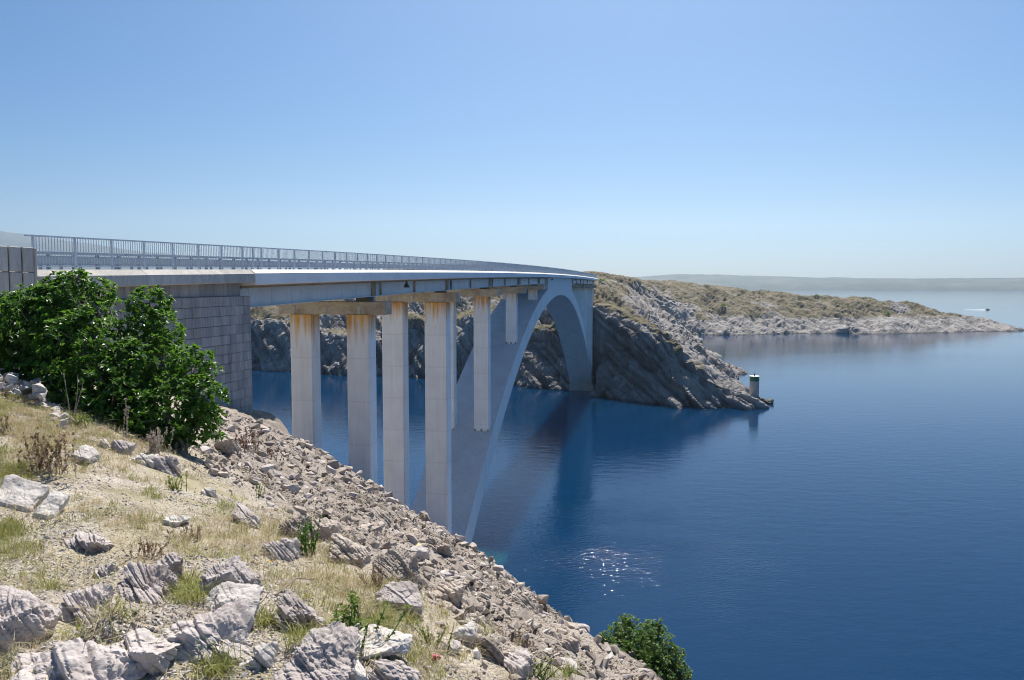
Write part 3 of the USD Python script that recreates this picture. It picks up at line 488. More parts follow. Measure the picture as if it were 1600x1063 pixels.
for i, (Zc, w, dp) in enumerate(zip(PIERS, WID, DEP)):
    s = SZ(Zc); zb = float(zdeck(s)) - 2.19 - (0.42 if i == 0 else 0.26); hgt = 1.08
    if i in (4, 5): hgt = 0.8
    cb = part('crossbeam', bbox(-W - 0.05, -0.03, s - 0.75, s + 0.75, zb - hgt, zb, 0.05), M['old_concrete'], bridge)
    if i in (0, 1, 2):
        for t in (-2.3, -5.2, -8.1): part('end_block', bbox(t - 0.14, t + 0.14, s - 0.80, s - 0.752, zb - hgt * 0.95, zb - hgt * 0.35, 0.01), M['concrete'], cb)
    for t in (-2.1, -7.3):
        part('bearing', bbox(t - 0.55, t + 0.55, s - 0.6, s + 0.6, zb, float(zdeck(s)) - 2.19, 0.02), M['bearing'], bridge)
    for t in (-1.36, ):        # web stiffeners over and between the piers
        for off, mm, ww in ((-0.0, M['soffit'], 0.75), (1.7, M['rusty'], 0.22), (11.1, M['rusty'], 0.28)):
            sa = s + off
            if S0 + 1 < sa < SZ(162) or SZ(211) < sa < S1 - 2:
                part('stiffener', bbox(t - 0.02, t + 0.10, sa - ww / 2, sa + ww / 2, float(zdeck(sa)) - 2.14, float(zdeck(sa)) - 1.0, 0.01), mm, girder[0 if sa < SZ(185) else 1])
    for t in (-4.95 + 2.5, -4.95 - 2.5):
        if i == 0: z0 = 14.0
        elif i == 1: z0 = 3.0
        elif i == 8: z0 = 2.0
        else: z0 = float(min(ext(Zc - dp / 2), ext(Zc + dp / 2))) - 0.1
        zt = zb - hgt - 0.004
        if zt - z0 < 0.3: continue
        c = 0.10; pts = np.array([(-w / 2 + c, -dp / 2), (w / 2 - c, -dp / 2), (w / 2, -dp / 2 + c), (w / 2, dp / 2 - c), (w / 2 - c, dp / 2), (-w / 2 + c, dp / 2), (-w / 2, dp / 2 - c), (-w / 2, -dp / 2 + c)])
        V, F, U = [], [], []
        off = rng.uniform(0, 40)
        for k in range(8):
            p, q = pts[k], pts[(k + 1) % 8]; n = len(V); per = sum(np.linalg.norm(pts[(m + 1) % 8] - pts[m]) for m in range(k))
            L = np.linalg.norm(q - p)
            for (pt, zz) in ((p, z0), (q, z0), (q, zt), (p, zt)):
                V.append((t + pt[0], s + pt[1], zz)); U.append((off + per + (0 if pt is p else L), zt - zz + (0.6 if i > 2 else 0)))
            F += [[n, n + 1, n + 2], [n, n + 2, n + 3]]
        n = len(V); V += [(t + a, s + b, zt) for a, b in pts]; U += [(off, 0.0)] * 8; F += [[n, n + k, n + k + 1] for k in range(1, 7)]
        V = np.array(V); V = BW(V[:, 0], V[:, 1], V[:, 2])
        cpth = part('column', (V, F), M['column'], bridge, uv=np.array(U), label=None)
        if i in (2, 3, 6, 7):
            for a in (-1, 0, 1):
                part('rusty_foot', bbox(t + a * w * 0.42 - 0.12, t + a * w * 0.42 + 0.12, s - dp / 2 - 0.10, s - dp / 2 - 0.005, ext(Zc - dp / 2 - 0.1) - 0.1, ext(Zc - dp / 2) + 0.28, 0.03), M['rusty'], cpth)
# the arch ring and its solid crown
zc = np.linspace(86.5, 281.5, 110); ss = SZ(zc); V, F = [], []
for t0, t1 in ((-0.85, -8.65),):
    ring = np.stack([BW(t0, ss, ext(zc)), BW(t1, ss, ext(zc)), BW(t1, ss, intr(zc)), BW(t0, ss, intr(zc))], 1).reshape(-1, 3)
    for i in range(len(ss) - 1):
        for k in range(4):
            a, b = i * 4 + k, i * 4 + (k + 1) % 4; F += [[a, b, b + 4], [a, b + 4, a + 4]]
    F += [[0, 2, 1], [0, 3, 2], [len(ring) - 4, len(ring) - 3, len(ring) - 2], [len(ring) - 4, len(ring) - 2, len(ring) - 1]]
am = trimesh.Trimesh(ring, F, process=False); am.fix_normals()
part('arch', am, M['arch'], bridge, smooth=25, label='broad curved arch ring')
zk = np.linspace(164, 209, 30)
cv = [(-0.853, a, b) for a, b in zip(SZ(zk), ext(zk) - 0.25)] + [(-0.853, a, float(zdeck(a)) - 0.90) for a in SZ(zk[::-1])]
m = len(cv); cv = np.array(cv); cv2 = cv.copy(); cv2[:, 0] = -8.647
h = len(zk); F = []
for k in range(h - 1):
    a, b, c, d = k, k + 1, m - 2 - k, m - 1 - k
    F += [[a, b, c], [a, c, d], [m + a, m + c, m + b], [m + a, m + d, m + c]]
for k in range(m): F += [[k, (k + 1) % m, m + (k + 1) % m], [k, m + (k + 1) % m, m + k]]
cr = trimesh.Trimesh(BW(*np.vstack([cv, cv2]).T), F, process=False); cr.fix_normals()
part('crown_wall', cr, M['arch'], bridge, label='solid wall joining the arch crown to the deck')
ped = part('springing_block', bbox(-9.0, -0.5, SZ(277.5), SZ(286), -3, 4.6, 0.15), M['concrete'], bridge, label='plinth at the far foot of the arch')
part('ledge', bbox(-9.2, -0.3, SZ(276.5), SZ(286), -3.2, 2.1, 0.12), M['concrete'], ped)
part('springing_block', bbox(-9.2, -0.3, SZ(80), SZ(92), -3, 3.4, 0.15), M['concrete'], bridge)
part('end_wall', bbox(-W + 1.0, -2.6, S1 + 0.3, S1 + 14, 24, float(zdeck(S1)) - 0.3, 0.05), M['old_concrete'], bridge)
# railing: handrail, foot rail, posts, balusters
RS0 = SZ(28.45); PP = SZ(2.045); NP = int((S1 - RS0) / PP) + 1
def strip(t0, t1, z0, z1, a, b, n=90): return extrude([(t0, z0), (t0, z1), (t1, z1), (t1, z0)], a, b, zdeck, n)
rail = part('railing', join(strip(-0.53, -0.45, 1.20, 1.26, RS0 - 0.35, S1), strip(-0.515, -0.465, 0.10, 0.145, RS0, S1)), M['galv'], bridge, label='tall galvanised pedestrian railing with handrail')
def post_mesh(s, w=0.09, d=0.07, z0=-0.02, z1=1.20, t=-0.49):
    b = trimesh.creation.box((d, w, z1 - z0)); v = b.vertices; z = float(zdeck(s)) + (z0 + z1) / 2
    b.vertices = BW(t + v[:, 0], s + v[:, 1], z + v[:, 2]); return b
lowpoly = []
joint_n = SZ(43.0)
for k in range(NP):
    s = RS0 + k * PP
    part('post', post_mesh(s, 0.10 if k % 2 else 0.09, 0.05), M['galv'], rail)
    for j in range(1, 14):
        sj = s + PP * j / 14
        if sj > S1: break
        b = post_mesh(sj, 0.012, 0.028, 0.145, 1.20)
        if k * 13 + j <= 300: part('baluster', b, M['galv'], rail)
        else: lowpoly.append(b)
part('far_balusters', join(*lowpoly), M['galv'], rail, kind='stuff', label='remaining balusters towards the far shore')
part('post', post_mesh(SZ(43.9), 0.06), M['galv'], rail)
for side, t in ((0, -1.5), (1, -W + 1.5)):
    cbp = part('crash_barrier', join(strip(t - 0.05, t + 0.05, 0.60, 0.70, RS0 + 0.1, S1), strip(t - 0.03, t + 0.05, 0.24, 0.50, RS0 + 0.3, S1)), M['barrier'], bridge, label='low steel vehicle barrier on the near side of the road' if side == 0 else 'low steel vehicle barrier on the far side of the road')
    n = 0; far = []
    s = RS0 + 0.6
    while s < S1:
        b = post_mesh(s, 0.10, 0.12, -0.16, 0.60, t - 0.09)
        if n < 80: part('barrier_post', b, M['barrier'], cbp)
        else: far.append(b)
        s += 1.36; n += 1
    part('far_barrier_posts', join(*far), M['barrier'], cbp, kind='stuff')
for Zc, sc in ((70.2, 1.0), (166.5, 0.8), (213, 0.8), (275, 0.8)):     # bell shaped lamps under the edge
    s = SZ(Zc); z = float(zdeck(s)) - 0.86
    prf = np.array([(0.0, -0.72), (0.27, -0.70), (0.29, -0.66), (0.12, -0.34), (0.08, -0.30), (0.10, -0.16), (0.05, -0.10), (0.05, 0.02), (0, 0.02)]) * [sc, sc]
    lm = trimesh.creation.revolve(prf, sections=16); lm.vertices = BW(-0.35, s, z) + lm.vertices
    part('hanging_lamp', lm, M['dark_metal'], bridge, smooth=40, label='dark bell shaped lamp under the deck edge')

# ------------------------------------------------------------------ near abutment and wing wall
ab = thing('stone_abutment', 'grey stone block abutment wall carrying the near end of the bridge', 'wall', BW(0, SZ(36), 30), -A)
SA, SB = SZ(22.0), S0 - 0.06
zA = lambda s: zdeck(s)
part('core_wall', bbox(-W + 0.6, -0.95, SA, SB - 0.15, 26, float(zdeck(SA)) - 0.55, 0.02), M['concrete'], ab, label='plain concrete wall behind the stones')
s = SA
while s < SB - 0.1:
    e = min(s + 2.05, SB)
    part('edge_panel', extrude([(-0.34, 0), (-0.30, 0), (0.02, -0.24), (0.02, -0.66), (-0.10, -0.72), (-0.94, -0.72), (-0.94, -0.17), (-0.62, -0.16), (-0.6, -0.02)], s + 0.006, e - 0.006, zdeck, 2), M['concrete'], ab)
    s = e
part('bearing_shelf', bbox(-W + 0.6, -0.62, S0 - 1.6, S0 + 0.55, 26, 37.30, 0.03), M['block'], ab)
part('road_bed', extrude([(-0.96, -0.45), (-0.96, -0.16), (-W + 0.96, -0.16), (-W + 0.96, -0.45)], SA - 60, SB, zdeck, 30), M['asphalt'], ab)
rng = np.random.default_rng(11)
nblk = 0; rest = []
ztop = 37.34; sb0 = SZ(31.0); sb1 = S0 + 0.5
for c in range(14):
    h = 0.51; z1 = ztop - c * h; z0 = z1 - h + 0.012
    s = sb1; first = True
    while s > sb0:
        w = rng.uniform(0.62, 0.95) if c < 6 else rng.uniform(0.36, 0.52)
        zl = hn(*[np.array([q]) for q in BW(-0.5, s - w, 0)[:2]])[0]
        o = rng.normal(0, 0.008)
        if z1 > zl - 0.4:
            b = bbox(-0.96, -0.60 + o, s - w + 0.008, s - 0.006, z0, z1, 0.018)
            if nblk < 300: part('stone_block', b, M['block'], ab)
            else: rest.append(b)
            nblk += 1
        s -= w
if rest: part('hidden_blocks', join(*rest), M['block'], ab, kind='stuff')
upw = rng.uniform(0, 1)
s = sb1 - 0.9
while s > SA:                          # smooth band of cast panels above the stone courses
    e = max(s - 1.3, SA); part('band_panel', bbox(-0.95, -0.70, e + 0.005, s - 0.005, 37.35, float(zdeck(s)) - 0.725, 0.012), M['block'], ab); s = e
ww = thing('wing_wall', 'grey concrete wing wall of upright slabs at the left edge beside the bridge', 'wall', BW(0, SZ(22), 34), -A)
s = SZ(27.6)
for k in range(15):
    e = s - 0.56
    part('wall_slab', bbox(0.02, 0.34, e + 0.03, s - 0.03, EYE + 0.42, EYE + 1.27, 0.02), M['concrete'], ww)
    part('wall_slab', bbox(0.02, 0.34, e + 0.03, s - 0.03, 31.5, EYE + 0.405, 0.02), M['concrete'], ww)
    part('rail_post', bbox(0.06, 0.30, e - 0.03, e + 0.03, 31.5, EYE + 1.24, 0.01), M['bearing'], ww)
    s = e
part('rail_post', bbox(0.06, 0.37, SZ(27.6) - 0.034, SZ(27.6) + 0.05, 31.5, EYE + 1.25, 0.01), M['concrete'], ww)

# ------------------------------------------------------------------ beacon, boat
bp = at_sea(1178, 630); bp = np.array([bp[0], bp[1], 2.1])
bc = thing('harbour_beacon', 'round grey navigation beacon with green top band at the tip of the rocky point', 'beacon', bp)
def rev(prf, n=28): return trimesh.creation.revolve(np.array(prf, float), sections=n)
def mv(m, p): m = m.copy(); m.apply_translation(p); return m
part('tower', mv(rev([(0, -2.5), (1.5, -2.5), (1.46, 5.0), (0, 5.0)]), bp), M['grey_render'], bc, smooth=40)
part('green_band', mv(rev([(1.0, 5.0), (1.475, 5.0), (1.47, 6.5), (1.0, 6.5)]), bp), M['green_paint'], bc, smooth=40)
part('roof_slab', mv(rev([(0, 6.5), (1.56, 6.5), (1.56, 6.62), (0, 6.68)]), bp), M['white_paint'], bc, smooth=40)
lt = part('lantern', mv(rev([(0, 6.66), (0.2, 6.66), (0.17, 7.0), (0.26, 7.02), (0.26, 7.35), (0.05, 7.5), (0, 7.53)], 14), bp), M['dark_metal'], bc, smooth=40)
part('mast', mv(rev([(0, 7.45), (0.04, 7.45), (0.04, 8.0), (0, 8.0)], 8), bp), M['dark_metal'], lt)
for k, (dx, dy, w, lab) in enumerate([(0.3, -1.6, 5.5, 'dark wet rock under the beacon'), (4.2, -0.2, 4.0, 'low dark rock in the water right of the beacon'), (-3.6, -1.2, 4.5, 'broken rock left of the beacon foot')]):
    m = trimesh.creation.icosphere(subdivisions=4); v = m.vertices; v = v * (1 + 0.9 * fbm(v * 1.6 + k * 5, 4, 70 + k))[:, None] * [w / 2, w / 2.4, 2.0 if k != 1 else 1.0]; m.vertices = v
    top('shore_rock', mv(m, bp + [dx, dy, -1.7]), M['wet_rock'], lab, 'rock')
boat_p = at_sea(1543, 484.5); boat_p[2] = 0
bt = thing('motorboat', 'tiny dark motorboat speeding right across the far water', 'boat', boat_p)
hull = []
for k, (x, w, z) in enumerate([(-2.6, 0.95, 0.75), (-1, 1.05, 0.8), (1, 0.95, 0.95), (2.4, 0.5, 1.15), (3.2, 0.04, 1.3)]):
    hull += [(x, -w, z), (x, w, z), (x * 0.92, -w * 0.5, -0.25), (x * 0.92, w * 0.5, -0.25)]
part('hull', mv(trimesh.convex.convex_hull(np.array(hull)), boat_p), M['dark_metal'], bt)
part('cabin', mv(cbox((-1.3, -0.7, 0.8), (0.7, 0.7, 1.9), 0.2), boat_p), M['bearing'], bt)
part('windscreen', mv(cbox((0.71, -0.62, 1.0), (0.9, 0.62, 1.7), 0.08), boat_p), M['barrier'], bt)
part('outboard_motor', mv(cbox((-3.1, -0.25, 0.0), (-2.6, 0.25, 1.25), 0.1), boat_p), M['bearing'], bt)
xs = np.linspace(-2.5, -34, 40); rr = np.random.default_rng(3); V = []
for x in xs:
    w = 0.7 + 1.7 * (1 - math.exp(x / 9)) ; f = math.exp((x + 2) / 16)
    for j in range(5): V.append((x, (j - 2) / 2 * w, 0.03 + (0.55 * f * (1 - abs(j - 2) / 2.2) + rr.normal(0, 0.05) * f if j not in (0, 4) else 0)))
top('boat_wake', (np.array(V) + boat_p, grid_faces(5, 40)), M['foam'], kind='stuff', label='short white foam trail behind the small motorboat')

# ------------------------------------------------------------------ rocks and stones
def stone_mesh(rng, dims=(1, 0.75, 0.5), sub=0, npts=14, noise=0.06):
    p = rng.uniform(-1, 1, (npts, 3)); p /= np.maximum(np.abs(p).max(1, keepdims=True), 0.72) ; p *= rng.uniform(0.8, 1.0, (npts, 1))
    h = trimesh.convex.convex_hull(p * np.array(dims) * 0.5)
    for _ in range(sub): h = h.subdivide()
    if sub:
        v = h.vertices; n = h.vertex_normals
        h.vertices = v + n * (fbm(v * 4 / max(dims), 4, int(rng.integers(999))) * noise * 2 * max(dims))[:, None]
    return h
def outcrop(rng, dims, seed, thick=0.09, depth=0.05, sub=5, rough=0.10):
    """a bedded limestone outcrop, dims in metres: a cut block, split along its beds and across them"""
    h = trimesh.convex.convex_hull(rng.uniform(-1, 1, (22, 3)))
    m = trimesh.creation.icosphere(subdivisions=sub)
    d = m.vertices; nrm = h.face_normals; off = (h.triangles_center * nrm).sum(1)
    r = np.min(np.where(d @ nrm.T > 0.05, off[None] / np.maximum(d @ nrm.T, 1e-6), 9), axis=1)      # star-shaped hull
    v = d * (r * 0.9 + 0.1)[:, None] * np.array(dims) * 0.5
    size = max(dims); w = v + seed * 3.1
    v = v + d * (fbm(v / size * 2.6 + seed, 4, seed) * rough * 2.0 * size)[:, None]
    cross = np.array([0.2, 0.93, -0.3]); q = (w @ cross + fbm(w / (thick * 3), 3, seed + 2) * thick * 1.5) / (thick * 3.2); f = np.abs(q - np.round(q))
    crack = -np.exp(-(f / 0.05) ** 2) * 0.7 * np.clip(fbm(w / (thick * 5), 2, seed + 3) * 5 + 0.5, 0, 1)
    v = v + d * ((beds(w, thick, seed, 0.10, 0.5) + beds(w + 5, thick * 0.37, seed + 1, 0.15, 0.5) * 0.42 + crack) * depth * 0.48)[:, None]
    v = v + d * (fbm(w * 14, 4, seed + 5) * 0.055 * min(1, size) + (np.abs(fbm(w * 5, 5, seed + 6)) - 0.1) * -0.16 * min(1, size))[:, None]
    lumps = fbm(w * 3.3, 2, seed + 8); v = v + d * (np.round(lumps * 14) / 14 * 0.22 * min(1, size))[:, None]
    m.vertices = v
    return m
rock_no = [100]
def place_rock(u, v, w_px, h_px, label, mname='rock', name='outcrop', deep=1.15, sub=5, thick=0.09, depth=0.045, sink=0.30, cat='rock', group=None, yaw=0.0, rough=0.10, tilt=0.0, Y=None):
    """centred on a pixel of the hillside, as wide and tall as given in pixels there"""
    rock_no[0] += 1; r = np.random.default_rng(rock_no[0])
    p = hit(u, v + h_px * 0.35)
    if p is None: return None
    mpp = p[1] / FPX; w, hh = w_px * mpp, h_px * mpp
    m = outcrop(r, (w, max(w * deep, hh * 0.8), hh * 1.22), rock_no[0], thick, depth, sub, rough=rough)
    if tilt: m.apply_transform(trimesh.transformations.rotation_matrix(tilt, [0, 1, 0]))
    if yaw: m.apply_transform(trimesh.transformations.rotation_matrix(yaw, [0, 0, 1]))
    c = np.array([p[0], p[1] + 0.10 * w, hn(np.array([p[0]]), np.array([p[1]]))[0] + hh * (0.30 - sink)])
    m.apply_translation(c)
    top(name, m, M[mname], label, cat, group)
    return c
place_rock(18, 965, 150, 125, 'big grey ribbed outcrop cut by the left edge of the photo', deep=1.0)
place_rock(125, 940, 110, 75, 'ribbed grey outcrop with yellow flowers at its left foot', thick=0.07)
place_rock(160, 890, 55, 30, 'small low grey ribbed rock just left of the humped outcrop', thick=0.05, sub=4)
place_rock(225, 908, 105, 62, 'humped grey ribbed outcrop left of a green grass tuft', thick=0.06)
place_rock(345, 890, 115, 100, 'tall tilted grey outcrop with fine ribs right of a green tuft', thick=0.05, depth=0.04)
place_rock(272, 878, 50, 55, 'narrow grey outcrop beside the tall tilted one', thick=0.06, sub=4)
place_rock(318, 985, 185, 90, 'broad smooth grey outcrop under the long pale slab', deep=0.9, thick=0.12)
place_rock(205, 1010, 150, 55, 'low cracked grey outcrop right of the bottom left corner', thick=0.10)
place_rock(105, 1052, 230, 60, 'wide flat grey outcrop along the bottom left of the photo', deep=0.8, thick=0.12)
place_rock(352, 944, 115, 26, 'long pale flat slab lying on the broad outcrop', 'pale_rock', 'slab', depth=0.012, sink=0.0, rough=0.05)
place_rock(466, 948, 95, 95, 'dark ribbed outcrop in the middle with dry grass around it', thick=0.05)
place_rock(440, 960, 45, 60, 'small upright grey rock left of the dark ribbed outcrop', sub=4)
place_rock(500, 1030, 150, 80, 'jagged grey outcrop at the bottom centre', thick=0.05, depth=0.03)
place_rock(535, 1020, 95, 62, 'smooth pale triangular slab leaning on the bottom outcrop', 'pale_rock', 'slab', depth=0.01, tilt=0.45, rough=0.04)
place_rock(400, 1020, 60, 40, 'white crumbly rock at the foot of the broad outcrop', 'pale_rock', sub=4)
place_rock(598, 1020, 92, 22, 'pale flat slab casting a dark shadow over the grass', 'pale_rock', 'slab', depth=0.01, sink=-0.5, rough=0.05)
place_rock(615, 1052, 95, 45, 'grey lumpy rock at the bottom edge under the flat slab', thick=0.09)
place_rock(725, 985, 42, 42, 'pale blocky boulder on the lower scree', 'pale_rock', 'boulder', depth=0.015, sub=4)
place_rock(703, 1010, 36, 32, 'grey pointed boulder left of the pale blocky one', 'rock', 'boulder', depth=0.012, sub=4)
place_rock(762, 1005, 60, 48, 'cracked grey boulder right of the pale blocky one', 'scree', 'boulder', sub=4)
place_rock(805, 1030, 60, 34, 'broad grey boulder at the foot of the scree near the shrub', 'rock', 'boulder', sub=4)
place_rock(892, 1040, 45, 26, 'long smooth boulder near the right end of the scree', 'rock', 'boulder', depth=0.01, sub=4)
place_rock(885, 1000, 40, 36, 'upright grey boulder near the scree skyline', 'scree', 'boulder', sub=4)
place_rock(625, 935, 75, 50, 'smooth lobed grey rock on the border of scree and grass', thick=0.15, depth=0.03)
place_rock(545, 860, 75, 52, 'rounded brown grey boulder at the head of a bedded rib', 'scree', 'boulder', thick=0.12)
place_rock(610, 885, 90, 80, 'steep bedded rib of rock on the scree', 'scree', thick=0.05)
place_rock(430, 850, 70, 40, 'low grey outcrop right of the dry grass patch', thick=0.06)
place_rock(455, 820, 60, 50, 'bedded grey rock at the left margin of the scree', 'scree', thick=0.05)
place_rock(505, 830, 55, 45, 'split grey boulder below the middle of the scree', 'scree', 'boulder', sub=4)
place_rock(140, 845, 85, 28, 'low ridge of grey rock right of the big left slab', thick=0.06)
place_rock(275, 812, 45, 26, 'low pale rock in the gravel', 'pale_rock', sub=4)
place_rock(125, 706, 46, 26, 'pale slab sticking out of the dry grass below the bush', 'pale_rock', 'slab', depth=0.012, sub=4, tilt=0.3)
place_rock(258, 722, 42, 42, 'grey boulder in front of the bush', 'rock', 'boulder', sub=4, sink=0.2)
place_rock(188, 698, 34, 26, 'pale grey boulder under the left part of the bush', 'rock', 'boulder', sub=4, sink=0.2)
place_rock(222, 716, 44, 22, 'flat pale rock between two boulders by the bush', 'pale_rock', sub=4)
place_rock(160, 690, 26, 22, 'small white rock left of the row by the bush', 'pale_rock', sub=4)
place_rock(325, 768, 26, 16, 'single pale stone on the gravel below the scree', 'pale_rock', 'stone', sub=4, sink=0.15)
place_rock(385, 800, 46, 60, 'upright bedded rock at the upper left of the scree', 'rock', thick=0.06, sub=4)
place_rock(355, 695, 36, 26, 'grey boulder at the right foot of the bush', 'scree', 'boulder', sub=4, sink=0.2)
place_rock(658, 865, 30, 20, 'pale stone beside the yellow litter on the scree', 'pale_rock', 'stone', sub=4, sink=0.1, depth=0.008)
place_rock(685, 850, 46, 26, 'long brown stone above the pale one on the scree', 'scree', 'stone', sub=4, sink=0.15)
place_rock(700, 925, 50, 42, 'angular grey boulder amid the lower scree', 'scree', 'boulder', sub=4, sink=0.2)
place_rock(820, 940, 40, 30, 'rough brown boulder on the scree skyline above the water', 'scree', 'boulder', sub=4, sink=0.3)
place_rock(595, 808, 42, 26, 'blocky stone beside the loose white bits on the scree', 'scree', 'stone', sub=4, sink=0.15)
place_rock(415, 735, 26, 14, 'flat whitish slab in the upper scree', 'pale_rock', 'slab', sub=4, sink=0.0, depth=0.006)
# the big cracked slab at the left: two pieces with a gap
for u, w, lab, til in ((16, 68, 'larger piece of the cracked pale slab at the left edge', 0.30), (66, 30, 'smaller lower piece of the cracked pale slab at the left', 0.34)):
    p = hit(u, 792 + (u - 22) * 0.33); k = p[1] / FPX
    r = np.random.default_rng(int(u)); q = cbox((-w * k / 2, -0.24, -0.08), (w * k / 2, 0.24, 0.08), 0.03)
    for _ in range(5): q = q.subdivide()
    q.vertices += q.vertex_normals * (fbm(q.vertices * 5 + u, 5, int(u)) * 0.14)[:, None]
    q.apply_transform(trimesh.transformations.rotation_matrix(til, [0, 1, 0])); q.apply_transform(trimesh.transformations.rotation_matrix(0.38, [1, 0, 0]))
    q.apply_translation(p + [0, 0.15, 0.05]); top('slab', q, M['pale_rock'], lab, 'rock')
# stone heap at the left
rng = np.random.default_rng(21)
for k in range(150):
    u = rng.uniform(-20, 72) if k < 105 else rng.uniform(60, 105); v = np.interp(u, [-20, 40, 75, 105], [588, 592, 612, 650]) + rng.uniform(-6, 26)
    p = hit(u, v + 8)
    if p is None: continue
    sz = rng.uniform(0.09, 0.24) if k > 8 else rng.uniform(0.26, 0.40)
    m = stone_mesh(rng, (sz, sz * 0.8, sz * 0.62), 2, 14, 0.03); m.apply_transform(trimesh.transformations.rotation_matrix(rng.uniform(0, 6.28), [0, 0, 1])); m.apply_transform(trimesh.transformations.rotation_matrix(rng.normal(0, 0.35), [0, 1, 0]))
    m.apply_translation(p + [0, 0, sz * 0.15 + (rng.uniform(0.05, 0.26) if (k % 2 == 0 and u < 66) else 0)])
    top('heap_stone', m, M['pale_rock' if k % 4 else 'rock'], 'pale stone of the small heap at the left in front of the bush', 'stone', 'stones of the heap left of the bush')
# individual loose stones on the scree
rng = np.random.default_rng(31); n = 0; tries = 0; taken = []
while n < 290 and tries < 6000:
    tries += 1
    x, y = rng.uniform(-11, 2.2), 5.2 + 34 * rng.uniform(0, 1) ** 1.5
    if edge_dist(np.array([x]), np.array([y]))[0] < 0.0: continue
    z = hn(np.array([x]), np.array([y]))[0]; u, v = nproj(np.array([x, y, z]))
    if not (-10 < u < 1030 and 630 < v < 1075): continue
    h = hit(u, v)
    if h is None or abs(h[1] - y) > 0.6: continue
    sz = min(rng.uniform(9, 24) * y / FPX * (1.5 if rng.uniform() < 0.12 else 1), 0.55)
    if any((x - a) ** 2 + (y - b) ** 2 < (0.5 * (sz + c)) ** 2 for a, b, c in taken): continue
    taken.append((x, y, sz))
    m = stone_mesh(rng, (sz, sz * rng.uniform(0.6, 0.9), sz * rng.uniform(0.4, 0.75)), 1, 15, 0.03)
    m.apply_transform(trimesh.transformations.rotation_matrix(rng.uniform(0, 6.28), [0, 0, 1])); m.apply_transform(trimesh.transformations.rotation_matrix(rng.normal(0.2, 0.35), [0, 1, 0]))
    m.apply_translation([x, y, z + sz * 0.14])
    top('loose_stone', m, M['scree' if rng.uniform() < 0.78 else 'rock'], 'angular loose grey brown stone lying on the scree slope', 'stone', 'loose stones on the scree slope')
    n += 1
protos = [(stone_mesh(rng, (1, rng.uniform(0.6, 0.95), rng.uniform(0.3, 0.8)), 0, 13), M['scree'], False) for _ in range(8)] + [(stone_mesh(rng, (1, 0.8, 0.55), 0, 12), M['rock'], False), (stone_mesh(rng, (1, 0.7, 0.4), 0, 12), M['pale_rock'], False), (stone_mesh(rng, (1, 0.35, 0.25), 0, 12), M['scree'], False)]
def spread(n, f_size, accept, seed, xr=(-13, 3), yr=(4, 41), pw=1.4):
    r = np.random.default_rng(seed); x = r.uniform(*xr, n * 3); y = yr[0] + (yr[1] - yr[0]) * r.uniform(0, 1, n * 3) ** pw
    d = edge_dist(x, y); z = hn(x, y); u, v = nproj(np.stack([x, y, z], 1)); ok = accept(x, y, d, u, v, r) & (u > -60) & (u < 1120) & (v < 1120)
    x, y, z, d = (a[ok][:n] for a in (x, y, z, d)); return np.stack([x, y, z], 1), f_size(r, y, len(x)), r
pts, sz, r = spread(19000, lambda r, y, m: np.clip(np.exp(r.normal(-2.75, 0.62, m)), 0.02, 0.32), lambda x, y, d, u, v, r: (d + r.normal(0, 0.35, len(x)) > 0) & (r.uniform(0, 1, len(x)) < np.clip(0.7 + fbm(np.stack([x / 1.6, y / 2.2, x * 0], 1), 4, 88) * 3.5, 0.15, 1)), 5)
pts[:, 2] += sz * 0.12
tag(scatter('/World/rubble', protos, pts, np.repeat(sz[:, None], 3, 1), rand_quats(r, len(pts), True, 0.6), r.integers(0, len(protos), len(pts))), 'grey brown rubble of small broken stones covering the scree slope', 'rubble', kind='stuff')
peb = [(stone_mesh(rng, (1, 0.8, 0.5), 0, 10), M['pale_rock'], False) for _ in range(4)] + [(stone_mesh(rng, (1, 0.7, 0.5), 0, 10), M['scree'], False) for _ in range(3)]
pts, sz, r = spread(70000, lambda r, y, m: np.clip(np.exp(r.normal(-4.05, 0.5, m)), 0.006, 0.07), lambda x, y, d, u, v, r: (d < 0.6) & (r.uniform(0, 1, len(x)) < np.clip(0.55 + fbm(np.stack([x / 1.3, y / 1.3, x * 0], 1), 3, 66) * 3, 0.05, 1)), 6, (-9, 2), (4, 17), 2.0)
tag(scatter('/World/gravel', peb, pts, np.repeat(sz[:, None], 3, 1), rand_quats(r, len(pts)), r.integers(0, len(peb), len(pts))), 'pale gravel strewn over the dry soil', 'gravel', kind='stuff')

# ------------------------------------------------------------------ plants
def leaves(P, D, N, L, Wd, fold=0.25):
    """leaf blades at P along D with face normal N"""
    P, D, N = (np.asarray(a, float) for a in (P, D, N)); D = D / np.linalg.norm(D, axis=1, keepdims=True)
    S = np.cross(D, N); S /= np.linalg.norm(S, axis=1, keepdims=True) + 1e-9; N = np.cross(S, D)
    L, Wd = np.broadcast_to(L, len(P))[:, None], np.broadcast_to(Wd, len(P))[:, None]
    a = P; b = P + D * L * 0.45 + S * Wd * 0.5 + N * Wd * fold; c = P + D * L * 0.5; d = P + D * L * 0.45 - S * Wd * 0.5 + N * Wd * fold; e = P + D * L - N * L * 0.12
    V = np.stack([a, b, c, d, e], 1).reshape(-1, 3); i = np.arange(len(P))[:, None] * 5
    F = np.concatenate([i + k for k in ([0, 1, 2], [0, 2, 3], [1, 4, 2], [2, 4, 3])], 1).reshape(-1, 3)
    return V, F
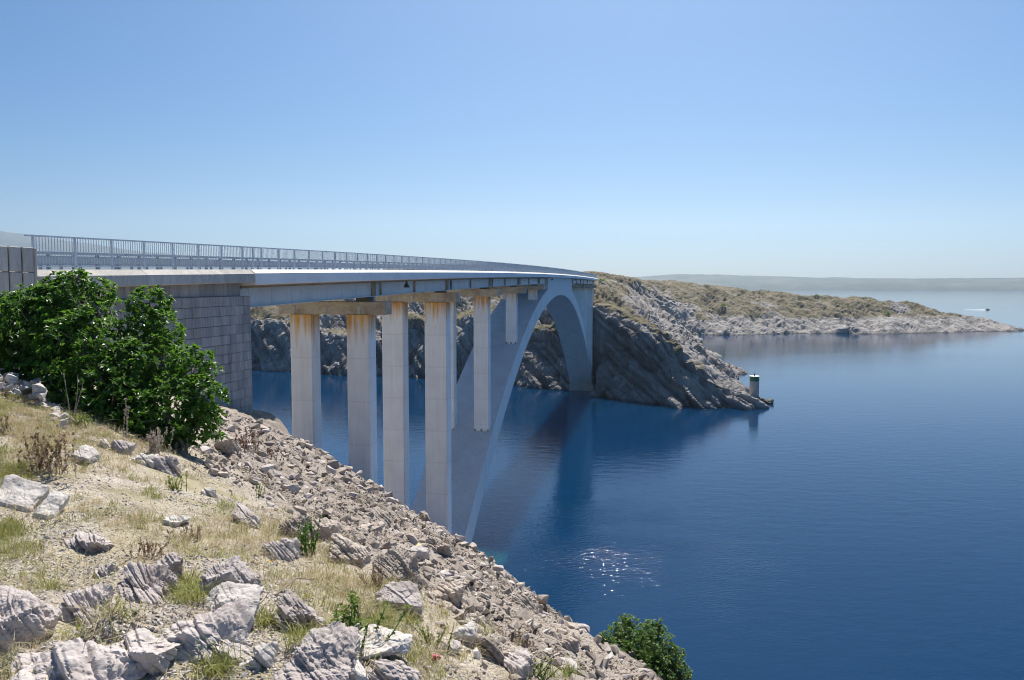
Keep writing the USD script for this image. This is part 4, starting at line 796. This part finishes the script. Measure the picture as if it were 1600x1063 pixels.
def rosettes(C, O, rng, k, L, spread_=0.9):
    """k leaves around each shoot tip C that points along O"""
    n = len(C); C = np.repeat(C, k, 0); O = np.repeat(O, k, 0); Rr = rng.normal(size=(n * k, 3)); Rr -= O * (Rr * O).sum(1, keepdims=True); Rr /= np.linalg.norm(Rr, axis=1, keepdims=True)
    D = Rr * spread_ + O * rng.uniform(0.1, 0.9, (n * k, 1)); N = O + np.array([0, 0, 0.5]) - Rr * 0.2 + rng.normal(0, 0.25, (n * k, 3))
    ln = L * rng.uniform(0.7, 1.25, n * k)
    return leaves(C + rng.normal(0, L * 0.12, (n * k, 3)), D, N, ln, ln * 0.62)
def bush(name, label, blobs, base, mat_leaf, rng, k, L, dens, trunk_r=0.06, inner=0.35, branch_mat='bark'):
    """blobs: (centre, radii)"""
    t = thing(name, label, 'bush', base)
    Cs, Os, br = [], [], []
    for c, r in blobs:
        c, r = np.array(c, float), np.array(r, float); n = int(dens * (r[0] * r[1] + r[0] * r[2] + r[1] * r[2]) * 4.2)
        d = rng.normal(size=(n, 3)); d /= np.linalg.norm(d, axis=1, keepdims=True)
        lump = 1 + 1.1 * fbm(d * 2.9 + c, 3, int(rng.integers(999)))
        rad = np.where(rng.uniform(size=n) < inner, rng.uniform(0.35, 0.9, n), rng.uniform(0.88, 1.06, n)) * lump
        Cs.append(c + d * r * rad[:, None]); o = d / r; o /= np.linalg.norm(o, axis=1, keepdims=True); o = o + [0, 0, 0.55] + rng.normal(0, 0.3, (n, 3)); Os.append(o / np.linalg.norm(o, axis=1, keepdims=True))
        mid = (np.array(base) + c) / 2 + rng.normal(0, 0.12, 3) * r.mean()
        br.append(tube([np.array(base) + rng.normal(0, trunk_r, 3) * [1, 1, 0], mid, c], [trunk_r * 0.6, trunk_r * 0.4, trunk_r * 0.2], 6))
        for _ in range(7):
            d1 = rng.normal(size=3); d1 /= np.linalg.norm(d1); br.append(tube([c, c + d1 * r * 0.5 + rng.normal(0, 0.05, 3), c + d1 * r * 0.98], [trunk_r * 0.2, trunk_r * 0.13, trunk_r * 0.06], 5))
    Cs, Os = np.vstack(Cs), np.vstack(Os); V, F = rosettes(Cs, Os, rng, k, L)
    part('crown', (V, F), M[mat_leaf], t, kind='stuff', label='leafy crown')
    part('branches', join(*br), M[branch_mat], t)
    return t
rng = np.random.default_rng(41)
bb = []
for u, v, rp, Yd in [(112, 482, 52, 16.6), (60, 515, 58, 16.2), (5, 520, 52, 16.2), (-60, 540, 60, 16.4), (140, 545, 66, 15.8), (234, 474, 30, 16.6), (244, 520, 38, 16.4), (226, 575, 58, 15.8), (180, 615, 70, 15.3), (85, 590, 66, 16.0), (20, 580, 56, 16.4),
                     (302, 575, 34, 15.6), (318, 622, 34, 15.2), (265, 650, 54, 14.9), (175, 655, 50, 14.8), (308, 665, 32, 14.9), (124, 436, 13, 16.6), (120, 630, 55, 15.2), (75, 475, 30, 16.8), (30, 480, 30, 16.6), (158, 458, 22, 16.8), (95, 450, 22, 16.7)]:
    c = at(u, v, Yd); r = rp * Yd / FPX; bb.append((c, (r, r * 1.1, r * 0.95)))
base = hit(205, 690); base = np.array([base[0], 15.4, hn(base[:1], np.array([15.4]))[0] - 0.1])
bush('leafy_bush', 'large glossy dark green bush growing in front of the stone abutment', bb, base, 'leaf_dark', rng, 8, 0.108, 50, 0.09, 0.22)
bb = []
for u, v, rp, Yd in [(1000, 1015, 42, 12.6), (975, 1000, 26, 12.7), (1030, 1020, 30, 12.6), (1045, 1050, 28, 12.4), (1000, 1050, 45, 12.3), (980, 972, 12, 12.8), (1022, 985, 16, 12.8), (1060, 1020, 9, 12.7), (1066, 1058, 16, 12.4), (945, 1000, 10, 12.8), (1020, 1095, 55, 12.2)]:
    c = at(u, v, Yd); r = rp * Yd / FPX; bb.append((c, (r, r * 1.1, r)))
base = np.array(at(1005, 1100, 12.3)); base[2] = hn(base[:1], base[1:2])[0] - 0.05
bush('slope_shrub', 'olive green small leaved shrub rooted below the scree edge at the lower right', bb, base, 'leaf_olive', rng, 8, 0.055, 170, 0.05, 0.4)
def weed(name, label, u, v, h_px, w_px, mname, nst, rng, leaf=0.03, k=5, stem='dry_twig', cat='plant', head=None, group=None, lean=0.35, Y=None):
    """stems from one root with leaves along them; head: material of a flower head at each tip"""
    p = hit(u, v) if Y is None else np.array(at(u, v, Y))
    if p is None: return
    p = p.copy()
    if Y is None: p[2] = hn(p[:1], p[1:2])[0]
    mpp = p[1] / FPX; H, Wd = h_px * mpp, w_px * mpp
    t = thing(name, label, cat, p, group=group)
    st, C, O, tips = [], [], [], []
    for _ in range(nst):
        q = p + [rng.normal(0, Wd * 0.22), rng.normal(0, Wd * 0.22), -0.02]; hh = H * rng.uniform(0.6, 1.05)
        tip = q + [rng.normal(0, Wd * 0.25), rng.normal(0, Wd * 0.2), hh]; mid = (q + tip) / 2 + rng.normal(0, 0.05, 3) * H * lean
        pts_ = np.array([q, mid, tip]); st.append(tube(pts_, [0.006, 0.004, 0.0025], 4)); tips.append(tip)
        for s_ in rng.uniform(0.15, 1.0, max(3, int(hh / leaf * 0.9))):
            a = q + (mid - q) * s_ * 2 if s_ < 0.5 else mid + (tip - mid) * (s_ * 2 - 1)
            C.append(a); d = rng.normal(size=3) * [1, 1, 0.4] + [0, 0, 0.6]; O.append(d / np.linalg.norm(d))
    part('stems', join(*st), M[stem], t)
    V, F = rosettes(np.array(C), np.array(O), rng, k, leaf); part('leaves', (V, F), M[mname], t, kind='stuff')
    if head:
        for tp in tips:
            n = 26; d = rng.normal(size=(n, 3)); d[:, 2] = np.abs(d[:, 2]); d /= np.linalg.norm(d, axis=1, keepdims=True)
            part('flower_head', leaves(tp + d * leaf * 1.1, d, np.tile([0.3, -0.4, 1.0], (n, 1)), leaf * 0.8, leaf * 0.7), M[head], t)
rng = np.random.default_rng(43)
weed('dried_weed', 'dried brown weed standing above the green grass at the left', 72, 742, 72, 78, 'leaf_brown', 30, rng, 0.03)
weed('dried_weed', 'dried brown weed stalk at the far left below the heap', 8, 680, 34, 26, 'leaf_brown', 10, rng, 0.025)
weed('pale_weed', 'pale grey dry weed in front of the right part of the bush', 243, 712, 46, 34, 'leaf_grey', 18, rng, 0.035)
weed('pale_weed', 'small pale dry weed under the right corner of the bush', 285, 712, 28, 28, 'leaf_grey', 10, rng, 0.03)
weed('dead_shrub', 'red brown dead shrub on the upper scree right of the bush', 388, 706, 40, 46, 'leaf_red', 22, rng, 0.03, cat='shrub')
weed('dead_shrub', 'smaller red brown dead shrub in the middle of the upper scree', 432, 725, 28, 34, 'leaf_red', 12, rng, 0.03, cat='shrub')
weed('green_weed', 'fresh green weed growing at the lower left margin of the scree', 478, 868, 62, 34, 'leaf_green', 16, rng, 0.028, stem='leaf_green')
weed('umbel_plant', 'bright green plant with round yellow green flower heads above the flat slab', 568, 1002, 74, 110, 'leaf_green', 16, rng, 0.022, stem='leaf_green', head='leaf_yellow')
weed('dried_weed', 'brown dry weed behind the two ribbed outcrops', 232, 872, 36, 44, 'leaf_brown', 14, rng, 0.02)
weed('dried_weed', 'reddish brown dry weed above the tall tilted outcrop', 300, 842, 26, 44, 'leaf_brown', 14, rng, 0.02)
weed('green_weed', 'yellow green weed between stones below the pale boulder', 672, 1005, 34, 44, 'leaf_yellow', 12, rng, 0.02, stem='leaf_green')
weed('green_weed', 'yellow green weed at the bottom edge right of the boulders', 838, 1056, 34, 40, 'leaf_yellow', 12, rng, 0.02, stem='leaf_green')
weed('green_weed', 'low green weed near the right end of the scree bottom', 890, 1060, 18, 28, 'leaf_green', 10, rng, 0.02, stem='leaf_green')
weed('green_weed', 'small green weed left of the upper scree', 278, 768, 34, 26, 'leaf_yellow', 10, rng, 0.025, stem='leaf_green')
weed('green_weed', 'slender yellow green weed at the top of the split boulder', 405, 778, 32, 14, 'leaf_yellow', 5, rng, 0.025, stem='leaf_green')
weed('green_weed', 'low leafy sprig at the left edge of the bush', 125, 668, 26, 40, 'leaf_yellow', 14, rng, 0.03, stem='leaf_green')
weed('dried_weed', 'brown dry weed on the border of grass and scree', 590, 920, 34, 44, 'leaf_brown', 14, rng, 0.018)
weed('thistle', 'pale dry stalk with seed heads before the dark bush', 195, 690, 66, 10, 'leaf_grey', 3, rng, 0.02, head='leaf_grey')
weed('thistle', 'leaning dry stalk before the left part of the bush', 112, 655, 70, 50, 'leaf_grey', 4, rng, 0.012)
for k, (u, v, lab) in enumerate([(20, 722, 'single yellow flower in the green grass at the left'), (84, 957, 'yellow flower at the foot of the ribbed outcrop'), (96, 962, 'second smaller yellow flower right of the one at the ribbed outcrop'), (421, 880, 'yellow flower in dry grass right of the tilted outcrop')]):
    weed('yellow_flower', lab, u, v + 5, 12, 5, 'leaf_green', 1, rng, 0.012, k=3, stem='leaf_green', cat='flower', head='yellow_petal')
# grass
def tuft(rng, n, h, w, lean=0.35, bw=0.004):
    V, F = [], []
    for _ in range(n):
        b = np.array([rng.normal(0, w * 0.35), rng.normal(0, w * 0.35), -0.01]); hh = h * rng.uniform(0.5, 1.1); d = rng.normal(0, lean, 2) + b[:2] / max(w, 1e-3) * 0.5
        side = np.array([-d[1], d[0], 0]) + rng.normal(0, 0.05, 3); side = side / (np.linalg.norm(side) + 1e-6) * bw
        m_ = b + [d[0] * hh * 0.35, d[1] * hh * 0.35, hh * 0.6]; t_ = b + [d[0] * hh, d[1] * hh, hh * (1 - 0.25 * np.hypot(*d))]
        i = len(V); V += [b - side, b + side, m_ + side * 0.8, m_ - side * 0.8, t_]; F += [[i, i + 1, i + 2], [i, i + 2, i + 3], [i + 3, i + 2, i + 4]]
    return np.array(V), np.array(F)
rng = np.random.default_rng(51)
pd = [(tuft(rng, 22, 0.11, 0.17, 0.9, 0.0028), M['straw' if k < 5 else 'grass'], False) for k in range(7)]
def grass_ok(x, y, d, u, v, r):
    n = fbm(np.stack([x / 1.1, y / 1.1, x * 0], 1), 4, 71); up = np.clip((780 - v) / 120, 0, 1) * np.clip((330 - u) / 150, 0, 1)
    mid = np.exp(-((u - 560) / 110) ** 2 - ((v - 950) / 60) ** 2)
    return (d + r.normal(0, 0.25, len(x)) < 0.05) & (r.uniform(0, 1, len(x)) < np.clip(0.16 + n * 2.2 + up * 0.8 + mid * 0.8, 0, 1))
pts, sz, r = spread(6800, lambda r, y, m: r.uniform(0.5, 1.25, m), grass_ok, 7, (-11, 2), (4, 17), 1.3)
tag(scatter('/World/dry_grass', pd, pts, np.repeat(sz[:, None], 3, 1), rand_quats(r, len(pts), True, 0.3), r.integers(0, len(pd), len(pts))), 'straw coloured dry grass over the hillside soil', 'grass', kind='stuff')
pg = [(tuft(rng, 34, 0.15, 0.15, 0.7, 0.003), M['grass'], False) for _ in range(4)]
C_ = []; r = np.random.default_rng(8)
for u, v, ru, rv, n in [(12, 740, 30, 30, 46), (8, 838, 28, 22, 30), (30, 862, 26, 10, 8), (296, 924, 26, 16, 22), (275, 938, 22, 10, 8), (590, 985, 60, 26, 36), (480, 1000, 22, 10, 4), (110, 640, 30, 14, 14), (412, 972, 20, 8, 8), (345, 1048, 26, 10, 7), (75, 920, 26, 4, 5), (230, 770, 30, 8, 5), (350, 795, 22, 8, 6), (880, 1058, 20, 6, 6), (640, 1030, 20, 10, 6), (20, 625, 40, 20, 22)]:
    for _ in range(n):
        p = hit(u + r.normal(0, ru * 0.5), v + r.normal(0, rv * 0.5))
        if p is not None and p[1] < 20: C_.append([p[0], p[1], hn(p[:1], p[1:2])[0]])
C_ = np.array(C_); sz = r.uniform(0.5, 1.1, len(C_))
tag(scatter('/World/green_grass', pg, C_, np.repeat(sz[:, None], 3, 1), rand_quats(r, len(C_), True, 0.2), r.integers(0, 4, len(C_))), 'tufts of green grass among the rocks', 'grass', kind='stuff')
# litter and sticks
def crumple(rng, w): 
    m = trimesh.creation.icosphere(subdivisions=3, radius=w / 2); v = m.vertices; m.vertices = v * (1 + 0.9 * fbm(v / w * 3 + rng.uniform(0, 9), 3, 5))[:, None] * [1, 0.7, 0.6]; return m
for u, v, w, mm, lab in [(652, 855, 12, 'yellow_litter', 'crumpled yellow paper on the scree'), (521, 988, 11, 'white_litter', 'crumpled white paper at the foot of the dark ribbed outcrop'), (680, 1034, 16, 'red_litter', 'dark red wrapper in the grass near the bottom')]:
    p = hit(u, v); m = crumple(rng, w * p[1] / FPX); m.apply_translation(p + [0, 0, 0.03]); top('litter', m, M[mm], lab, 'litter')
for (u0, v0, u1, v1), lab in [((430, 936, 492, 916), 'thin dark twig across the dark ribbed outcrop'), ((745, 945, 790, 925), 'bare grey twig on the lower scree'), ((560, 752, 585, 742), 'pale dry twig near the scree skyline')]:
    a, b = hit(u0, v0), hit(u1, v1)
    if a is None or b is None: continue
    mdl = (a + b) / 2 + [0, 0, 0.12]; top('twig', tube([a + [0, 0, .03], mdl, b + [0, 0, .06]], [0.008, 0.006, 0.003], 5), M['bark'], lab, 'twig')

# ------------------------------------------------------------------ shrubs on the far shore
rng = np.random.default_rng(61)
def clump(rng, n=60):
    d = rng.normal(size=(n, 3)); d[:, 2] = np.abs(d[:, 2]); d /= np.linalg.norm(d, axis=1, keepdims=True); p = d * rng.uniform(0.55, 1, (n, 1)) * [1, 1, 0.75]
    return leaves(p, d + rng.normal(0, 0.4, (n, 3)), d + [0, 0, 0.5], 0.45, 0.4)
def far_hit(u, v):
    d = ray(u, v); k = np.linspace(230, 760, 3000); P = np.array([0, 0, EYE]) + d * (k / d[1])[:, None]; b = np.nonzero(P[:, 2] < far_h(P[:, 0], P[:, 1]))[0]
    return P[b[0]] if len(b) else None
for u, v, w, lab in [(940, 440, 9, 'dark shrub on the hill just right of the bridge end'), (1385, 490, 8, 'dark round shrub on the slope of the right headland'), (1276, 463, 6, 'dark shrub near the crest of the right headland'), (1130, 478, 8, 'dark shrub on the grassy slope above the inlet')]:
    p = far_hit(u, v)
    if p is None: continue
    s_ = w / 2 * p[1] / FPX; V, F = clump(rng, 90); top('hill_shrub', (V * s_ + p, F), M['leaf_olive'], lab, 'shrub')
cl = [(clump(rng, 26), M['leaf_olive'], False) for _ in range(4)]
x = rng.uniform(-120, 420, 9000); y = rng.uniform(280, 900, 9000); z = far_h(x, y); gs = np.clip(fbm(np.stack([x / 40, y / 40, x * 0], 1), 3, 77) * 3 + 0.05, 0, 1) * 0.6
ok = (z > 5) & (rng.uniform(size=9000) < gs); P = np.stack([x, y, z], 1)[ok]; s_ = np.exp(rng.normal(-0.55, 0.4, len(P)))
tag(scatter('/World/hill_scrub', cl, P, np.repeat(s_[:, None], 3, 1), rand_quats(rng, len(P), True, 0.1), rng.integers(0, 4, len(P))), 'low dark scrub dotted over the far hills', 'scrub', kind='stuff')
p = far_hit(1410, 470)
if p is not None:
    mk = thing('shore_marker', 'tiny green marker box on the crest of the right headland', 'marker', p)
    part('box', mv(cbox((-0.9, -0.9, 0), (0.9, 0.9, 2.3), 0.1), p), M['green_paint'], mk)
    part('cap', mv(cbox((-1.0, -1.0, 2.3), (1.0, 1.0, 2.5), 0.05), p), M['white_paint'], mk)
